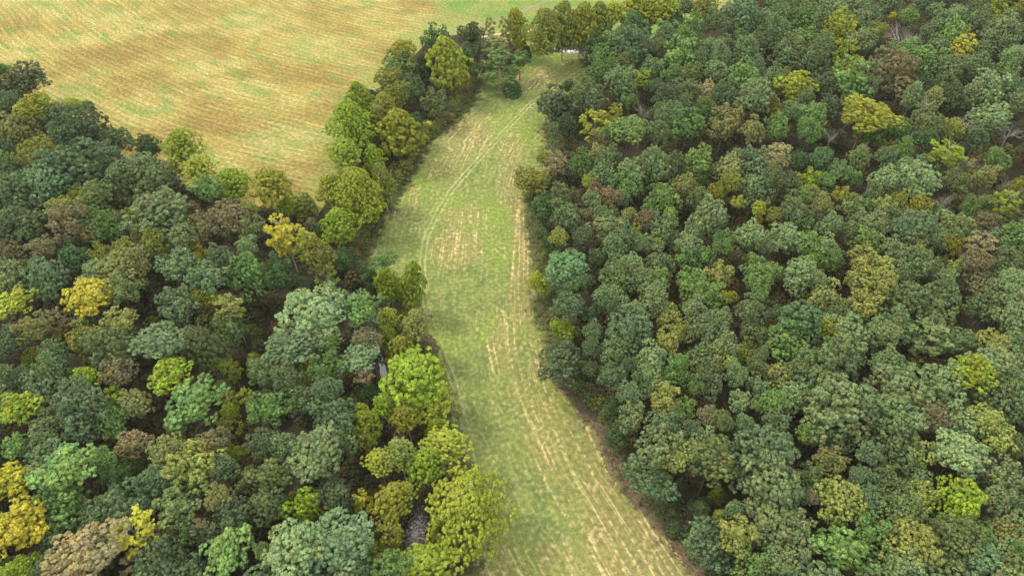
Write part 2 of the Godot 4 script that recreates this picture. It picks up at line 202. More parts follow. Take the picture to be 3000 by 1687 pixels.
	["oak_tree", "oak", "olg", -82.6, -106.5, 17.6, 7.9, 8.0, "pale olive oak, first left of the pale silvery oak with small yellow crowns behind it"],
	["sycamore_tree", "syc", "yog", 41.7, -227.7, 20.3, 12.2, 12.2, "yellow-olive sycamore, above the small lime tree below the pale bare tree"],
	["oak_tree", "oak", "bgr", 62.7, -143.2, 17.9, 9.2, 9.4, "blue-green oak, first one down-right of the dome-shaped olive oak with a browning underside"],
	["sycamore_tree", "syc", "ogg", -60.8, -84.4, 19.3, 7.1, 13.8, "olive-grey sycamore, above the massive deep green oak below the bright yellow-green top"],
	["oak_tree", "oak", "lgg", 131.5, -161.8, 20.0, 9.8, 10.0, "pale grey-green oak, first one up-left of the large bare white tree at the picture's edge"],
	["yellow_green_tree", "oak", "lime", -75.7, -39.3, 17.0, 5.4, 5.6, "lime-green tree, below the brilliant yellow tree at the lower left edge"],
	["oak_tree", "oak", "lgg", 51.8, -71.1, 16.4, 6.6, 6.8, "pale grey-green oak, first one right of the broad dark blue-grey oak above a reddish gap"],
	["oak_tree", "oak", "lgg", -34.3, -39.4, 16.7, 5.4, 5.5, "pale grey-green oak, down-right of the thin tan twiggy tree near the bottom edge"],
	["yellow_green_tree", "oak", "lime", -127.2, -174.9, 13.0, 10.4, 6.2, "fresh lime-green tree at the edge of the golden field"],
	["broadleaf_tree", "oak", "lgr", 48.5, -143.1, 18.5, 9.1, 9.3, "fresh green broadleaf tree, first one down-left of the dome-shaped olive oak with a browning underside"],
	["oak_tree", "oak", "ggr", -74.1, -47.0, 14.5, 5.8, 5.9, "grey-green oak, below the pale fresh green oak beside the brilliant yellow tree"],
	["oak_tree", "oak", "ggr", 35.8, -140.2, 20.3, 8.9, 9.1, "grey-green oak, first one down-right of the big fresh green oak beside the bright yellow-green tree"],
	["browning_tree", "oak", "bro", -52.8, -61.8, 16.0, 6.2, 6.4, "olive-brown leafy tree, first up-right of the pale yellow-flecked oak top in the lower left wood"],
	["oak_tree", "oak", "lgg", 41.4, -84.1, 16.9, 7.0, 7.1, "pale grey-green oak, first one above the broad dark blue-grey oak above a reddish gap"],
	["oak_tree", "oak", "bgr", 76.4, -224.2, 20.5, 11.9, 12.1, "blue-green oak, second one left of the olive-yellow oak above the tall lime tree"],
	["thin_crowned_tree", "loo", "yel", -57.3, -45.2, 15.1, 5.6, 5.4, "yellow thin-crowned tree, left of the thin tan twiggy tree near the bottom edge"],
	["oak_tree", "oak", "ggr", 22.5, -175.3, 18.2, 10.2, 10.4, "grey-green oak, first one right of the broad dark grey-green tree bulging over the meadow edge"],
	["broadleaf_tree", "oak", "lgr", 81.9, -114.6, 16.5, 8.1, 8.2, "fresh green oak with crisp clumps near the wood's middle"],
	["oak_tree", "oak", "ggr", 90.2, -85.2, 15.6, 7.0, 7.2, "grey-green oak, first one right of the thin-leaved oak with spreading bare limbs showing through"],
	["thin_crowned_tree", "loo", "tan", 104.9, -111.6, 17.2, 7.8, 5.1, "straw-coloured thin tree below white bare branches"],
	["oak_tree", "oak", "dgg", -98.3, -82.9, 17.8, 6.8, 7.0, "dark grey-green oak, first one below the yellow-green crown at the left edge of the picture"],
	["young_tree", "hic", "yog", 74.5, -70.8, 13.9, 6.5, 6.5, "yellow-olive young tree, below the thin-leaved oak with spreading bare limbs showing through"],
	["oak_tree", "oak", "bgr", -89.4, -94.0, 14.3, 7.3, 6.8, "pale blue-green oak in front of the arching yellow crown"],
	["yellow_green_tree", "oak", "yog", 110.1, -219.6, 17.1, 11.6, 11.9, "olive-yellow oak above the tall lime tree"],
	["yellow_green_tree", "oak", "ygl", 71.0, -60.1, 16.4, 6.0, 6.2, "pale yellow-green tree, first up-right of the pale yellow oak near the bottom of the wood"],
	["oak_tree", "oak", "lgg", 78.7, -43.3, 13.8, 5.5, 5.6, "pale grey-green oak, fifth right of the pale yellow oak near the bottom of the wood"],
	["broadleaf_tree", "oak", "lgr", 100.8, -161.7, 15.2, 9.6, 9.8, "fresh green broadleaf tree, first one right of the bare white tree behind the tan oak"],
	["broadleaf_tree", "oak", "dgr", -50.6, -103.3, 18.8, 7.5, 11.6, "dark green broadleaf tree, first right of the rich green oak below the bright yellow tree"],
	["browning_tree", "oak", "bro", 76.1, -66.5, 16.4, 6.2, 6.3, "olive-brown leafy tree, below the thin-leaved oak with spreading bare limbs showing through"],
	["broadleaf_tree", "oak", "lgr", 52.9, -101.7, 18.3, 7.4, 7.5, "fresh green broadleaf tree, third one below the small yellow crown between broad grey-green oaks"],
	["sycamore_tree", "syc", "lime", -42.2, -124.0, 14.0, 8.3, 9.3, "bright upright tree at the front of the creek thicket"],
	["oak_tree", "oak", "ggr", 13.2, -122.6, 16.8, 8.1, 8.3, "grey-green oak, first one down-right of the deep green tree bulging onto the meadow edge"],
	["broadleaf_tree", "oak", "mgr", -73.6, -129.8, 19.7, 8.3, 8.5, "mid-green broadleaf tree, first up-right of the small reddish brown tree beside the large brown oak"],
	["oak_tree", "oak", "ogg", 22.3, -103.0, 16.7, 7.4, 7.6, "olive-grey oak, first one down-left of the upright yellow-tinged oak between grey-green crowns"],
	["oak_tree", "oak", "olg", 56.5, -141.8, 16.6, 8.8, 9.0, "pale olive oak, first one below the dome-shaped olive oak with a browning underside"],
	["oak_tree", "oak", "ggr", 78.3, -88.4, 16.6, 6.9, 7.1, "grey-green oak, first one left of the thin-leaved oak with spreading bare limbs showing through"],
	["yellow_green_tree", "oak", "ygl", 45.8, -104.2, 15.5, 7.5, 7.6, "pale yellow-green tree, first up-right of the tall yellow-tinged oak right of the pale blue-green oak"],
	["oak_tree", "oak", "olg", 54.9, -58.8, 15.6, 5.9, 6.0, "pale olive oak, first one above the pale yellow oak near the bottom of the wood"],
	["oak_tree", "oak", "dgg", -64.6, -107.7, 17.8, 7.5, 7.6, "dark grey-green oak, first one right of the small yellow crown behind the pale silvery oak"],
	["oak_tree", "oak", "ggr", 63.0, -55.7, 15.9, 5.7, 5.9, "grey-green oak, first one up-right of the pale yellow oak near the bottom of the wood"],
	["oak_tree", "oak", "olg", -71.2, -71.6, 14.2, 6.4, 6.2, "pale olive oak, left of the massive deep green oak below the bright yellow-green top"],
	["oak_tree", "oak", "ggr", 45.9, -52.6, 16.1, 5.6, 5.7, "grey-green oak, first one left of the pale yellow oak near the bottom of the wood"],
	["yellow_green_tree", "oak", "ygl", 29.5, -59.8, 16.3, 5.9, 6.0, "pale yellow-green tree, down-left of the olive-brown oak just below the dark reddish gap"],
	["yellow_green_tree", "oak", "olv", -43.1, -110.2, 16.9, 7.5, 7.4, "olive tree, first one above the yellow thin tree beside the stony creek pool"],
	["broadleaf_tree", "oak", "lgr", -74.4, -67.6, 14.6, 6.2, 6.3, "fresh green broadleaf tree, up-left of the smooth dark green dome in the lower left wood"],
	["oak_tree", "oak", "ggr", -82.6, -62.3, 15.7, 5.9, 6.1, "grey-green oak, first one up-left of the pale fresh green oak beside the brilliant yellow tree"],
	["oak_tree", "oak", "lgg", -94.4, -140.8, 18.3, 8.5, 8.7, "pale grey-green oak, first one below the dark green tree beside the bright green field-edge tree"],
	["oak_tree", "oak", "ggr", 37.5, -81.9, 14.4, 6.7, 6.8, "grey-green oak, first one up-left of the broad dark blue-grey oak above a reddish gap"],
	["thin_crowned_tree", "loo", "yog", -20.0, -46.6, 14.0, 5.5, 6.8, "yellow-olive thin-crowned tree, first one up-left of the lime-green creek tree cut by the bottom edge"],
	["thin_crowned_tree", "loo", "olg", -6.2, -216.1, 11.0, 11.2, 5.1, "pale olive thin-crowned tree, down-left of the second thin white-trunked tree, with a forked bare top"],
	["broadleaf_tree", "oak", "mgr", 29.0, -135.4, 16.0, 8.4, 8.6, "mid-green broadleaf tree, first one up-right of the rusty brown oak behind the meadow edge"],
	["thin_crowned_tree", "loo", "byg", 23.1, -161.8, 17.0, 9.2, 9.0, "bright yellow-green tree with a pale trunk near the upper meadow edge"],
	["oak_tree", "oak", "bgr", 26.3, -65.2, 17.1, 6.0, 6.1, "blue-green oak, first one left of the olive-brown oak just below the dark reddish gap"],
	["oak_tree", "oak", "ggr", 99.1, -83.7, 17.2, 6.6, 6.7, "grey-green oak, second one right of the thin-leaved oak with spreading bare limbs showing through"],
	["yellow_green_tree", "oak", "ygl", 69.0, -52.1, 15.9, 5.6, 7.0, "pale yellow-green tree, first right of the pale yellow oak near the bottom of the wood"],
	["oak_tree", "oak", "lgg", 29.8, -139.5, 17.5, 8.4, 8.5, "pale grey-green oak, first one up-right of the rusty brown oak behind the meadow edge"],
	["thin_crowned_tree", "loo", "ygl", -58.6, -93.5, 16.5, 6.8, 4.7, "straw-tipped spiky crown in the middle of the left wood"],
	["thin_crowned_tree", "loo", "yog", -46.2, -112.1, 17.1, 7.5, 7.1, "yellow-olive thin-crowned tree, up-left of the yellow thin tree beside the stony creek pool"],
	["thin_crowned_tree", "loo", "tan", -59.5, -41.3, 14.1, 5.2, 4.9, "straw-tan thin-crowned tree, down-left of the thin tan twiggy tree near the bottom edge"],
	["oak_tree", "oak", "dgg", -43.5, -61.1, 16.9, 5.8, 5.9, "dark grey-green oak, first right of the pale yellow-flecked oak top in the lower left wood"],
	["oak_tree", "oak", "ggr", 73.1, -79.4, 16.5, 6.4, 6.5, "grey-green oak, first one down-left of the thin-leaved oak with spreading bare limbs showing through"],
	["oak_tree", "oak", "ogg", 67.4, -81.7, 14.7, 6.5, 6.6, "olive-grey oak, second one left of the thin-leaved oak with spreading bare limbs showing through"],
	["sycamore_tree", "syc", "olv", 17.3, -220.0, 20.9, 11.0, 15.7, "olive sycamore, first one left of the pale bare tree behind the head of the meadow"],
	["sycamore_tree", "syc", "yog", 23.4, -221.8, 20.3, 11.0, 15.0, "yellow-olive sycamore, first one left of the pale bare tree behind the head of the meadow"],
	["oak_tree", "oak", "lgg", 70.2, -56.9, 12.9, 5.7, 5.8, "pale grey-green oak, first right of the pale yellow oak near the bottom of the wood"],
	["oak_tree", "oak", "ggr", 132.4, -190.1, 17.6, 10.0, 10.2, "grey-green oak, second one above the leaning bare white limbs over a brown clearing"],
	["oak_tree", "oak", "ogg", -81.6, -96.1, 19.1, 6.8, 6.9, "olive-grey oak, first one above the yellow-green oak next to the pale blue-green one"],
	["oak_tree", "oak", "ggr", 19.9, -82.8, 15.4, 6.5, 6.6, "grey-green oak, first one down-left of the large pale blue-green oak near the lower meadow edge"],
	["oak_tree", "oak", "lgg", 22.3, -67.4, 16.0, 5.9, 6.0, "pale grey-green oak, first one left of the olive-brown oak just below the dark reddish gap"],
	["broadleaf_tree", "oak", "mgr", 95.9, -222.1, 18.3, 11.0, 11.2, "mid-green broadleaf tree, second one left of the olive-yellow oak above the tall lime tree"],
	["oak_tree", "oak", "ggr", 64.1, -52.4, 15.2, 5.4, 5.5, "grey-green oak, right of the pale yellow oak near the bottom of the wood"],
	["oak_tree", "oak", "lgg", 73.8, -85.7, 18.0, 6.4, 6.5, "pale grey-green oak, first one left of the thin-leaved oak with spreading bare limbs showing through"],
	["thin_crowned_tree", "loo", "lime", 118.5, -126.8, 17.4, 7.8, 7.4, "wide fresh green layered tree near the right edge"],
	["thin_crowned_tree", "loo", "lime", 104.1, -197.6, 20.0, 10.0, 10.7, "tall lime tree with bare twin trunks showing below its crown"],
	["broadleaf_tree", "oak", "dgr", 8.5, -131.6, 13.0, 8.1, 9.9, "deep green tree bulging onto the meadow edge"],
	["oak_tree", "oak", "ggr", 92.6, -195.4, 18.9, 10.0, 10.2, "grey-green oak, second one down-left of the olive-yellow oak above the tall lime tree"],
	["oak_tree", "oak", "dgg", 11.7, -94.4, 16.1, 6.7, 6.9, "dark grey-green oak, first one above the vivid green rounded tree alone at the meadow edge"],
	["young_tree", "hic", "bro", -114.4, -111.4, 14.6, 7.3, 7.3, "olive-brown young tree, left of the low brown tree in front of blue-green oaks"],
	["browning_tree", "oak", "bro", 101.9, -106.8, 16.7, 7.1, 7.3, "olive-brown leafy tree, first one below the straw-coloured thin tree below white bare branches"],
	["oak_tree", "oak", "ggr", 67.6, -124.0, 16.6, 7.7, 7.8, "grey-green oak, first one right of the small yellow crown between broad grey-green oaks"],
	["young_tree", "hic", "tan", -68.5, -63.6, 13.2, 5.8, 5.8, "small amber tree in a rusty gap of the lower left wood"],
	["sycamore_tree", "syc", "olv", -36.9, -167.7, 16.0, 9.1, 11.9, "olive sycamore, first one down-left of the second thin white-trunked tree, with a forked bare top"],
	["sycamore_tree", "syc", "yog", -46.2, -137.5, 15.0, 8.2, 9.2, "yellow-olive sycamore, first one above the yellow thin tree beside the stony creek pool"],
	["sycamore_tree", "syc", "yog", -22.9, -85.2, 14.0, 6.5, 8.5, "yellow-olive sycamore, first one up-left of the large brilliant yellow-green tree beside the track"],
	["sycamore_tree", "syc", "lime", -27.0, -67.6, 14.0, 5.9, 7.7, "lime-green sycamore, first one below the blue-grey oak with a dead reddish underside"],
	["sycamore_tree", "syc", "ygl", -19.9, -60.7, 17.0, 5.6, 8.0, "yellow-green tree on a white trunk in the creek thicket"],
	["broadleaf_tree", "oak", "lgr", 93.8, -210.2, 18.1, 10.4, 10.6, "fresh green broadleaf tree, first one left of the olive-yellow oak above the tall lime tree"],
	["broadleaf_tree", "oak", "lgr", -88.2, -61.6, 15.5, 5.6, 5.8, "fresh green broadleaf tree, above the brilliant yellow tree at the lower left edge"],
	["oak_tree", "oak", "lgg", 59.2, -63.7, 13.1, 5.8, 5.9, "pale grey-green oak, first one above the pale yellow oak near the bottom of the wood"],
	["oak_tree", "oak", "lgg", 26.0, -77.5, 14.9, 6.1, 6.3, "pale grey-green oak, first one below the large pale blue-green oak near the lower meadow edge"],
	["oak_tree", "oak", "lgg", 105.7, -96.7, 16.4, 6.7, 6.8, "pale grey-green oak, third one below the white bare branches hanging below another bare crown"],
	["oak_tree", "oak", "ggr", 33.0, -108.4, 15.7, 7.1, 7.2, "grey-green oak, first one below the upright yellow-tinged oak between grey-green crowns"],
	["oak_tree", "oak", "ggr", 110.0, -107.5, 16.3, 7.0, 7.2, "grey-green oak, first one below the white bare branches hanging below another bare crown"],
	["broadleaf_tree", "oak", "lgr", 143.5, -213.0, 18.7, 10.3, 10.5, "fresh green broadleaf tree, first down-left of the lime crown beside the small bare grey tree"],
	["oak_tree", "oak", "dgg", -128.2, -139.6, 17.3, 8.0, 8.2, "dark grey-green oak, second one above the very broad blue-green oak at the picture's left edge"],
	["broadleaf_tree", "oak", "lgr", 68.3, -185.2, 18.7, 9.3, 9.5, "fresh green broadleaf tree, above the dome-shaped olive oak with a browning underside"],
	["oak_tree", "oak", "ggr", -47.4, -77.2, 16.6, 6.0, 6.1, "grey-green oak, first one right of the massive deep green oak below the bright yellow-green top"],
	["oak_tree", "oak", "bgr", -24.3, -40.0, 15.5, 4.8, 4.9, "blue-green oak, first one left of the lime-green creek tree cut by the bottom edge"],
	["oak_tree", "oak", "bgr", -34.0, -72.5, 16.9, 5.8, 5.9, "blue-green oak, first one down-left of the blue-grey oak with a dead reddish underside"],
	["oak_tree", "oak", "ggr", 38.4, -88.0, 17.3, 6.3, 6.4, "grey-green oak, first one right of the tall yellow-tinged oak right of the pale blue-green oak"],
	["broadleaf_tree", "oak", "lgr", 40.1, -103.6, 14.6, 6.9, 7.0, "fresh green broadleaf tree, first one down-right of the upright yellow-tinged oak between grey-green crowns"],
	["oak_tree", "oak", "ggr", 140.9, -190.5, 18.4, 9.5, 9.7, "grey-green oak, third one above the leaning bare white limbs over a brown clearing"],
	["broadleaf_tree", "oak", "lgr", 84.5, -167.3, 16.6, 8.8, 9.0, "fresh green broadleaf tree, first one up-left of the bare white tree behind the tan oak"],
	["oak_tree", "oak", "bgr", 59.0, -51.7, 15.4, 5.2, 5.3, "blue-green oak, first one right of the pale yellow oak near the bottom of the wood"],
	["oak_tree", "oak", "ggr", 48.6, -91.5, 17.9, 6.3, 6.5, "grey-green oak, second one up-right of the broad dark blue-grey oak above a reddish gap"],
	["browning_tree", "oak", "bro", -71.2, -118.6, 17.6, 7.2, 7.9, "large brown oak in the left wood"],
	["oak_tree", "oak", "ogg", 82.1, -126.3, 16.4, 7.5, 7.6, "olive-grey oak, first one down-right of the vivid lime crown beside the tan brown oak"],
	["broadleaf_tree", "oak", "mgr", 48.1, -111.2, 18.2, 6.9, 7.1, "mid-green broadleaf tree, first one down-left of the small yellow crown between broad grey-green oaks"],
	["oak_tree", "oak", "ggr", 134.2, -202.0, 18.0, 9.8, 10.0, "grey-green oak, fourth one down-left of the lime crown beside the small bare grey tree"],
	["oak_tree", "oak", "ogg", -45.7, -55.4, 13.8, 5.3, 5.4, "olive-grey oak, first one right of the pale yellow-flecked oak top in the lower left wood"],
	["oak_tree", "oak", "ogg", -93.4, -122.3, 15.7, 7.4, 7.5, "olive-grey oak, second one right of the pale yellow crown beside the blue-green oaks"],
	["broadleaf_tree", "oak", "lgr", 130.9, -194.4, 17.3, 9.6, 9.8, "fresh green broadleaf tree, first up-left of the leaning bare white limbs over a brown clearing"],
	["broadleaf_tree", "oak", "dgr", -52.4, -45.9, 16.0, 4.9, 5.0, "dark green broadleaf tree, left of the thin tan twiggy tree near the bottom edge"],
	["oak_tree", "oak", "ggr", -88.0, -76.5, 17.5, 5.8, 6.0, "grey-green oak, second one below the thin brown twiggy tree below the arching yellow crown"],
	["oak_tree", "oak", "bgr", 47.4, -66.2, 16.5, 5.5, 5.7, "blue-green oak, second one right of the olive-brown oak just below the dark reddish gap"],
	["oak_tree", "oak", "ggr", 25.2, -143.5, 16.8, 7.9, 8.1, "grey-green oak, second one up-right of the small upright lime tree beside rusty brown crowns"],
	["oak_tree", "oak", "ggr", 93.6, -70.0, 14.2, 5.7, 5.8, "grey-green oak, third one down-right of the thin-leaved oak with spreading bare limbs showing through"],
	["oak_tree", "oak", "ggr", 68.1, -93.1, 15.3, 6.4, 6.5, "grey-green oak, first one down-left of the broad yellow-tinged oak in front of a dark hollow"],
	["oak_tree", "oak", "ogg", -60.1, -118.6, 17.2, 7.1, 7.3, "olive-grey oak, first one right of the large brown oak in the left wood"],
	["yellow_green_tree", "oak", "ygl", 77.8, -107.6, 16.1, 6.8, 7.0, "pale yellow-green tree, first left of the broad yellow-tinged oak in front of a dark hollow"],
	["yellow_green_tree", "oak", "yog", 63.5, -88.4, 15.7, 6.2, 6.3, "yellow-olive tree, down-left of the broad yellow-tinged oak in front of a dark hollow"],
	["broadleaf_tree", "oak", "mgr", 39.1, -111.0, 15.0, 6.9, 7.1, "mid-green broadleaf tree, first one down-right of the upright yellow-tinged oak between grey-green crowns"],
	["oak_tree", "oak", "lgg", 53.7, -114.5, 18.5, 6.9, 7.0, "pale grey-green oak, first one down-left of the small yellow crown between broad grey-green oaks"],
	["oak_tree", "oak", "ggr", 88.5, -215.5, 17.6, 10.0, 10.2, "grey-green oak, first one left of the olive-yellow oak above the tall lime tree"],
	["yellow_green_tree", "oak", "ygl", -107.1, -124.4, 17.4, 7.2, 6.8, "pale yellow crown beside the blue-green oaks"],
	["oak_tree", "oak", "lgg", 25.9, -93.4, 15.7, 6.3, 6.4, "pale grey-green oak, first one above the large pale blue-green oak near the lower meadow edge"],
	["oak_tree", "oak", "ggr", -39.4, -72.4, 14.7, 5.7, 5.8, "grey-green oak, first one down-left of the blue-grey oak with a dead reddish underside"],
	["oak_tree", "oak", "olg", -48.2, -51.0, 17.2, 5.0, 5.1, "pale olive oak, first one above the thin tan twiggy tree near the bottom edge"],
	["broadleaf_tree", "oak", "lgr", 42.4, -98.0, 15.6, 6.5, 6.6, "fresh green broadleaf tree, third one down-right of the upright yellow-tinged oak between grey-green crowns"],
	["oak_tree", "oak", "dgg", 18.8, -75.8, 17.4, 5.7, 6.4, "dark grey-green oak, below the large pale blue-green oak near the lower meadow edge"],
	["oak_tree", "oak", "ggr", -42.8, -75.2, 17.0, 5.7, 5.8, "grey-green oak, first one left of the blue-grey oak with a dead reddish underside"],
	["yellow_green_tree", "oak", "yog", -65.6, -97.7, 15.6, 6.4, 6.6, "yellow-olive tree, down-right of the pale silvery oak with small yellow crowns behind it"],
	["oak_tree", "oak", "dgg", 92.5, -182.1, 17.3, 8.9, 9.1, "dark grey-green oak, second one above the bare white tree behind the tan oak"],
	["broadleaf_tree", "oak", "tea", -99.7, -111.1, 14.8, 6.8, 7.2, "blue-green tree beside a rusty clearing in the left wood"],
	["yellow_green_tree", "oak", "lime", 10.7, -93.6, 10.0, 6.4, 5.8, "vivid green rounded tree alone at the meadow edge"],
	["oak_tree", "oak", "ogg", 113.7, -157.6, 18.5, 8.1, 8.3, "olive-grey oak, first one left of the leaning bare white limbs over a brown clearing"],
	["oak_tree", "oak", "ggr", 157.1, -209.3, 16.9, 9.7, 9.9, "grey-green oak, first one below the lime crown beside the small bare grey tree"],
	["oak_tree", "oak", "ogg", 51.4, -56.1, 14.1, 5.2, 5.3, "olive-grey oak, first one up-left of the pale yellow oak near the bottom of the wood"],
	["broadleaf_tree", "oak", "lgr", 31.5, -101.4, 16.4, 6.4, 6.6, "fresh green broadleaf tree, first above the tall yellow-tinged oak right of the pale blue-green oak"],
	["sycamore_tree", "syc", "yog", 47.3, -227.4, 20.1, 10.1, 10.1, "yellow-olive sycamore, first one up-right of the small lime tree below the pale bare tree"],
	["browning_tree", "oak", "bro", -29.0, -84.9, 17.0, 5.9, 6.0, "olive-brown leafy tree, above the blue-grey oak with a dead reddish underside"],
	["sycamore_tree", "syc", "lime", -23.0, -103.7, 16.0, 6.6, 12.5, "bright green pair of trees beside the meadow track"],
	["sycamore_tree", "syc", "ygl", -20.1, -91.2, 14.0, 6.2, 6.3, "pale yellow-green tree alone beside the track's bend"],
	["sycamore_tree", "syc", "yog", -23.2, -59.0, 14.0, 5.2, 3.4, "yellow-olive sycamore, second one below the large brilliant yellow-green tree beside the track"],
	["oak_tree", "oak", "lgg", 84.2, -119.1, 17.7, 6.9, 7.0, "pale grey-green oak, first one above the broad yellow-tinged oak in front of a dark hollow"],
	["oak_tree", "oak", "ggr", 73.3, -202.1, 17.7, 9.4, 9.5, "grey-green oak, third one above the dome-shaped olive oak with a browning underside"],
	["shrub", "shr", "dol", 33.8, -54.6, 6.0, 5.3, 4.2, "dark olive bush at the wood's foot beside brown weeds"],
	["broadleaf_tree", "oak", "dgr", -100.4, -155.5, 14.0, 8.1, 10.3, "dark green tree beside the bright green field-edge tree"],
	["shrub", "shr", "olv", -56.0, -140.0, 6.0, 7.8, 5.7, "olive shrub, above the yellow thin tree beside the stony creek pool"],
	["thin_crowned_tree", "loo", "yog", -15.0, -78.7, 13.0, 5.9, 10.2, "yellow-olive thin-crowned tree, right of the large brilliant yellow-green tree beside the track"],
	["yellow_green_tree", "oak", "yog", -35.3, -205.8, 15.0, 9.5, 6.0, "yellow-olive tree, left of the second thin white-trunked tree, with a forked bare top"],
	["yellow_green_tree", "oak", "olv", -38.5, -191.6, 13.0, 9.2, 8.0, "olive tree, second one down-left of the second thin white-trunked tree, with a forked bare top"],
	["oak_tree", "oak", "ogg", -23.1, -181.3, 12.0, 8.9, 9.3, "olive-grey oak, first one down-left of the second thin white-trunked tree, with a forked bare top"],
	["oak_tree", "oak", "lgg", 30.0, -96.4, 17.6, 6.2, 6.3, "pale grey-green oak, first up-left of the tall yellow-tinged oak right of the pale blue-green oak"],
	["broadleaf_tree", "oak", "mgr", 124.3, -143.4, 18.2, 7.6, 7.7, "mid-green broadleaf tree, right of the grey bare branches rising beside the wide lime crown"],
	["broadleaf_tree", "oak", "mgr", 72.2, -157.6, 17.8, 8.0, 8.1, "mid-green broadleaf tree, first one right of the dome-shaped olive oak with a browning underside"],
	["yellow_green_tree", "oak", "ygl", 32.9, -94.0, 13.8, 6.2, 5.9, "tall yellow-tinged oak right of the pale blue-green oak"],
	["oak_tree", "oak", "ggr", 91.2, -124.4, 14.7, 7.0, 7.2, "grey-green oak, first one above the broad yellow-tinged oak in front of a dark hollow"],
	["oak_tree", "oak", "bgr", 61.2, -59.2, 17.5, 5.0, 5.1, "blue-green oak, second one up-right of the pale yellow oak near the bottom of the wood"],
	["oak_tree", "oak", "ggr", 106.1, -184.5, 14.9, 8.8, 9.0, "grey-green oak, first one up-right of the bare white tree behind the tan oak"],
	["browning_tree", "oak", "bro", 102.8, -103.5, 14.1, 6.4, 6.5, "olive-brown leafy tree, second one below the straw-coloured thin tree below white bare branches"],
	["yellow_green_tree", "oak", "ygl", 42.0, -81.0, 14.8, 5.7, 5.8, "pale yellow-green tree, first one up-right of the broad dark blue-grey oak above a reddish gap"],
	["oak_tree", "oak", "olg", 119.5, -137.8, 16.7, 7.3, 7.5, "pale olive oak, down-right of the grey bare branches rising beside the wide lime crown"],
	["oak_tree", "oak", "ogg", 91.0, -63.7, 12.3, 5.3, 5.4, "olive-grey oak, down-right of the thin-leaved oak with spreading bare limbs showing through"],
	["browning_tree", "oak", "bro", -105.1, -110.0, 17.2, 6.5, 5.4, "low brown tree in front of blue-green oaks"],
	["oak_tree", "oak", "ggr", 143.5, -218.6, 19.3, 9.6, 9.8, "grey-green oak, second one left of the lime crown beside the small bare grey tree"],
	["oak_tree", "oak", "lgg", 86.3, -111.0, 16.7, 6.5, 6.6, "pale grey-green oak, first up-right of the broad yellow-tinged oak in front of a dark hollow"],
	["oak_tree", "oak", "bgr", -127.1, -165.1, 16.8, 8.1, 8.2, "blue-green oak, above the pale blue-green tree beside the golden field's lower corner"],
	["oak_tree", "oak", "ggr", 81.9, -222.5, 17.5, 9.7, 9.9, "grey-green oak, fourth one left of the olive-yellow oak above the tall lime tree"],
	["oak_tree", "oak", "lgg", 106.9, -100.4, 16.6, 6.2, 6.3, "pale grey-green oak, second one below the white bare branches hanging below another bare crown"],
	["oak_tree", "oak", "dgg", 90.8, -170.6, 16.5, 8.2, 8.4, "dark grey-green oak, first one above the bare white tree behind the tan oak"],
	["oak_tree", "oak", "bgr", -123.7, -158.0, 15.1, 7.9, 8.0, "pale blue-green tree beside the golden field's lower corner"],
	["thin_crowned_tree", "loo", "ogg", 115.1, -165.9, 17.2, 8.0, 7.6, "olive-grey thin-crowned tree, first one left of the leaning bare white limbs over a brown clearing"],
	["bare_tree", "dead", "dead", 123.3, -158.6, 16.8, 7.7, 3.6, "leaning bare white limbs over a brown clearing"],
	["bare_tree", "dead", "dead", 134.5, -156.1, 17.7, 7.7, 5.9, "large bare white tree at the picture's edge"],
	["yellow_green_tree", "oak", "lime", -80.7, -75.8, 15.7, 5.4, 3.8, "second round lime tree in the left wood, right of the first"],
	["oak_tree", "oak", "ogg", 34.3, -195.4, 17.0, 8.9, 9.0, "olive-grey oak, first one below the small lime tree below the pale bare tree"],
	["thin_crowned_tree", "loo", "tan", -94.8, -91.8, 14.5, 5.9, 6.3, "thin brown twiggy tree below the arching yellow crown"],
	["yellow_green_tree", "oak", "olv", -81.6, -114.1, 16.6, 6.5, 6.6, "olive tree, first one up-left of the pale silvery oak with small yellow crowns behind it"],
	["oak_tree", "oak", "lgg", 23.4, -97.3, 13.7, 6.1, 6.2, "pale grey-green oak, second one above the large pale blue-green oak near the lower meadow edge"],
	["oak_tree", "oak", "lgg", 80.1, -51.9, 15.9, 4.7, 4.8, "pale grey-green oak, third right of the pale yellow oak near the bottom of the wood"],
	["sycamore_tree", "syc", "yog", 51.8, -225.5, 21.1, 9.5, 9.5, "yellow-olive sycamore, second one up-right of the small lime tree below the pale bare tree"],
	["oak_tree", "oak", "lgg", 62.4, -191.9, 16.2, 8.7, 8.9, "pale grey-green oak, above the dome-shaped olive oak with a browning underside"],
	["broadleaf_tree", "oak", "mgr", 69.7, -122.5, 14.6, 6.8, 6.9, "mid-green broadleaf tree, first one below the vivid lime crown beside the tan brown oak"],
	["yellow_green_tree", "oak", "ygl", 31.2, -85.4, 14.5, 5.7, 5.8, "pale yellow-green tree, first one below the tall yellow-tinged oak right of the pale blue-green oak"],
	["young_tree", "hic", "lime", 172.9, -236.9, 15.0, 10.0, 10.0, "lime crown beside the small bare grey tree"],
	["oak_tree", "oak", "ogg", 65.5, -59.3, 14.3, 4.9, 5.0, "olive-grey oak, first one up-right of the pale yellow oak near the bottom of the wood"],
	["broadleaf_tree", "oak", "lgr", 70.4, -129.8, 15.4, 6.9, 7.0, "fresh green broadleaf tree, first down-left of the vivid lime crown beside the tan brown oak"],
	["oak_tree", "oak", "lgg", 92.8, -135.2, 18.2, 7.0, 7.1, "pale grey-green oak, first one left of the low grey twiggy dead tree"],
	["oak_tree", "oak", "lgg", 71.6, -113.5, 14.6, 6.5, 6.6, "pale grey-green oak, first left of the broad yellow-tinged oak in front of a dark hollow"],
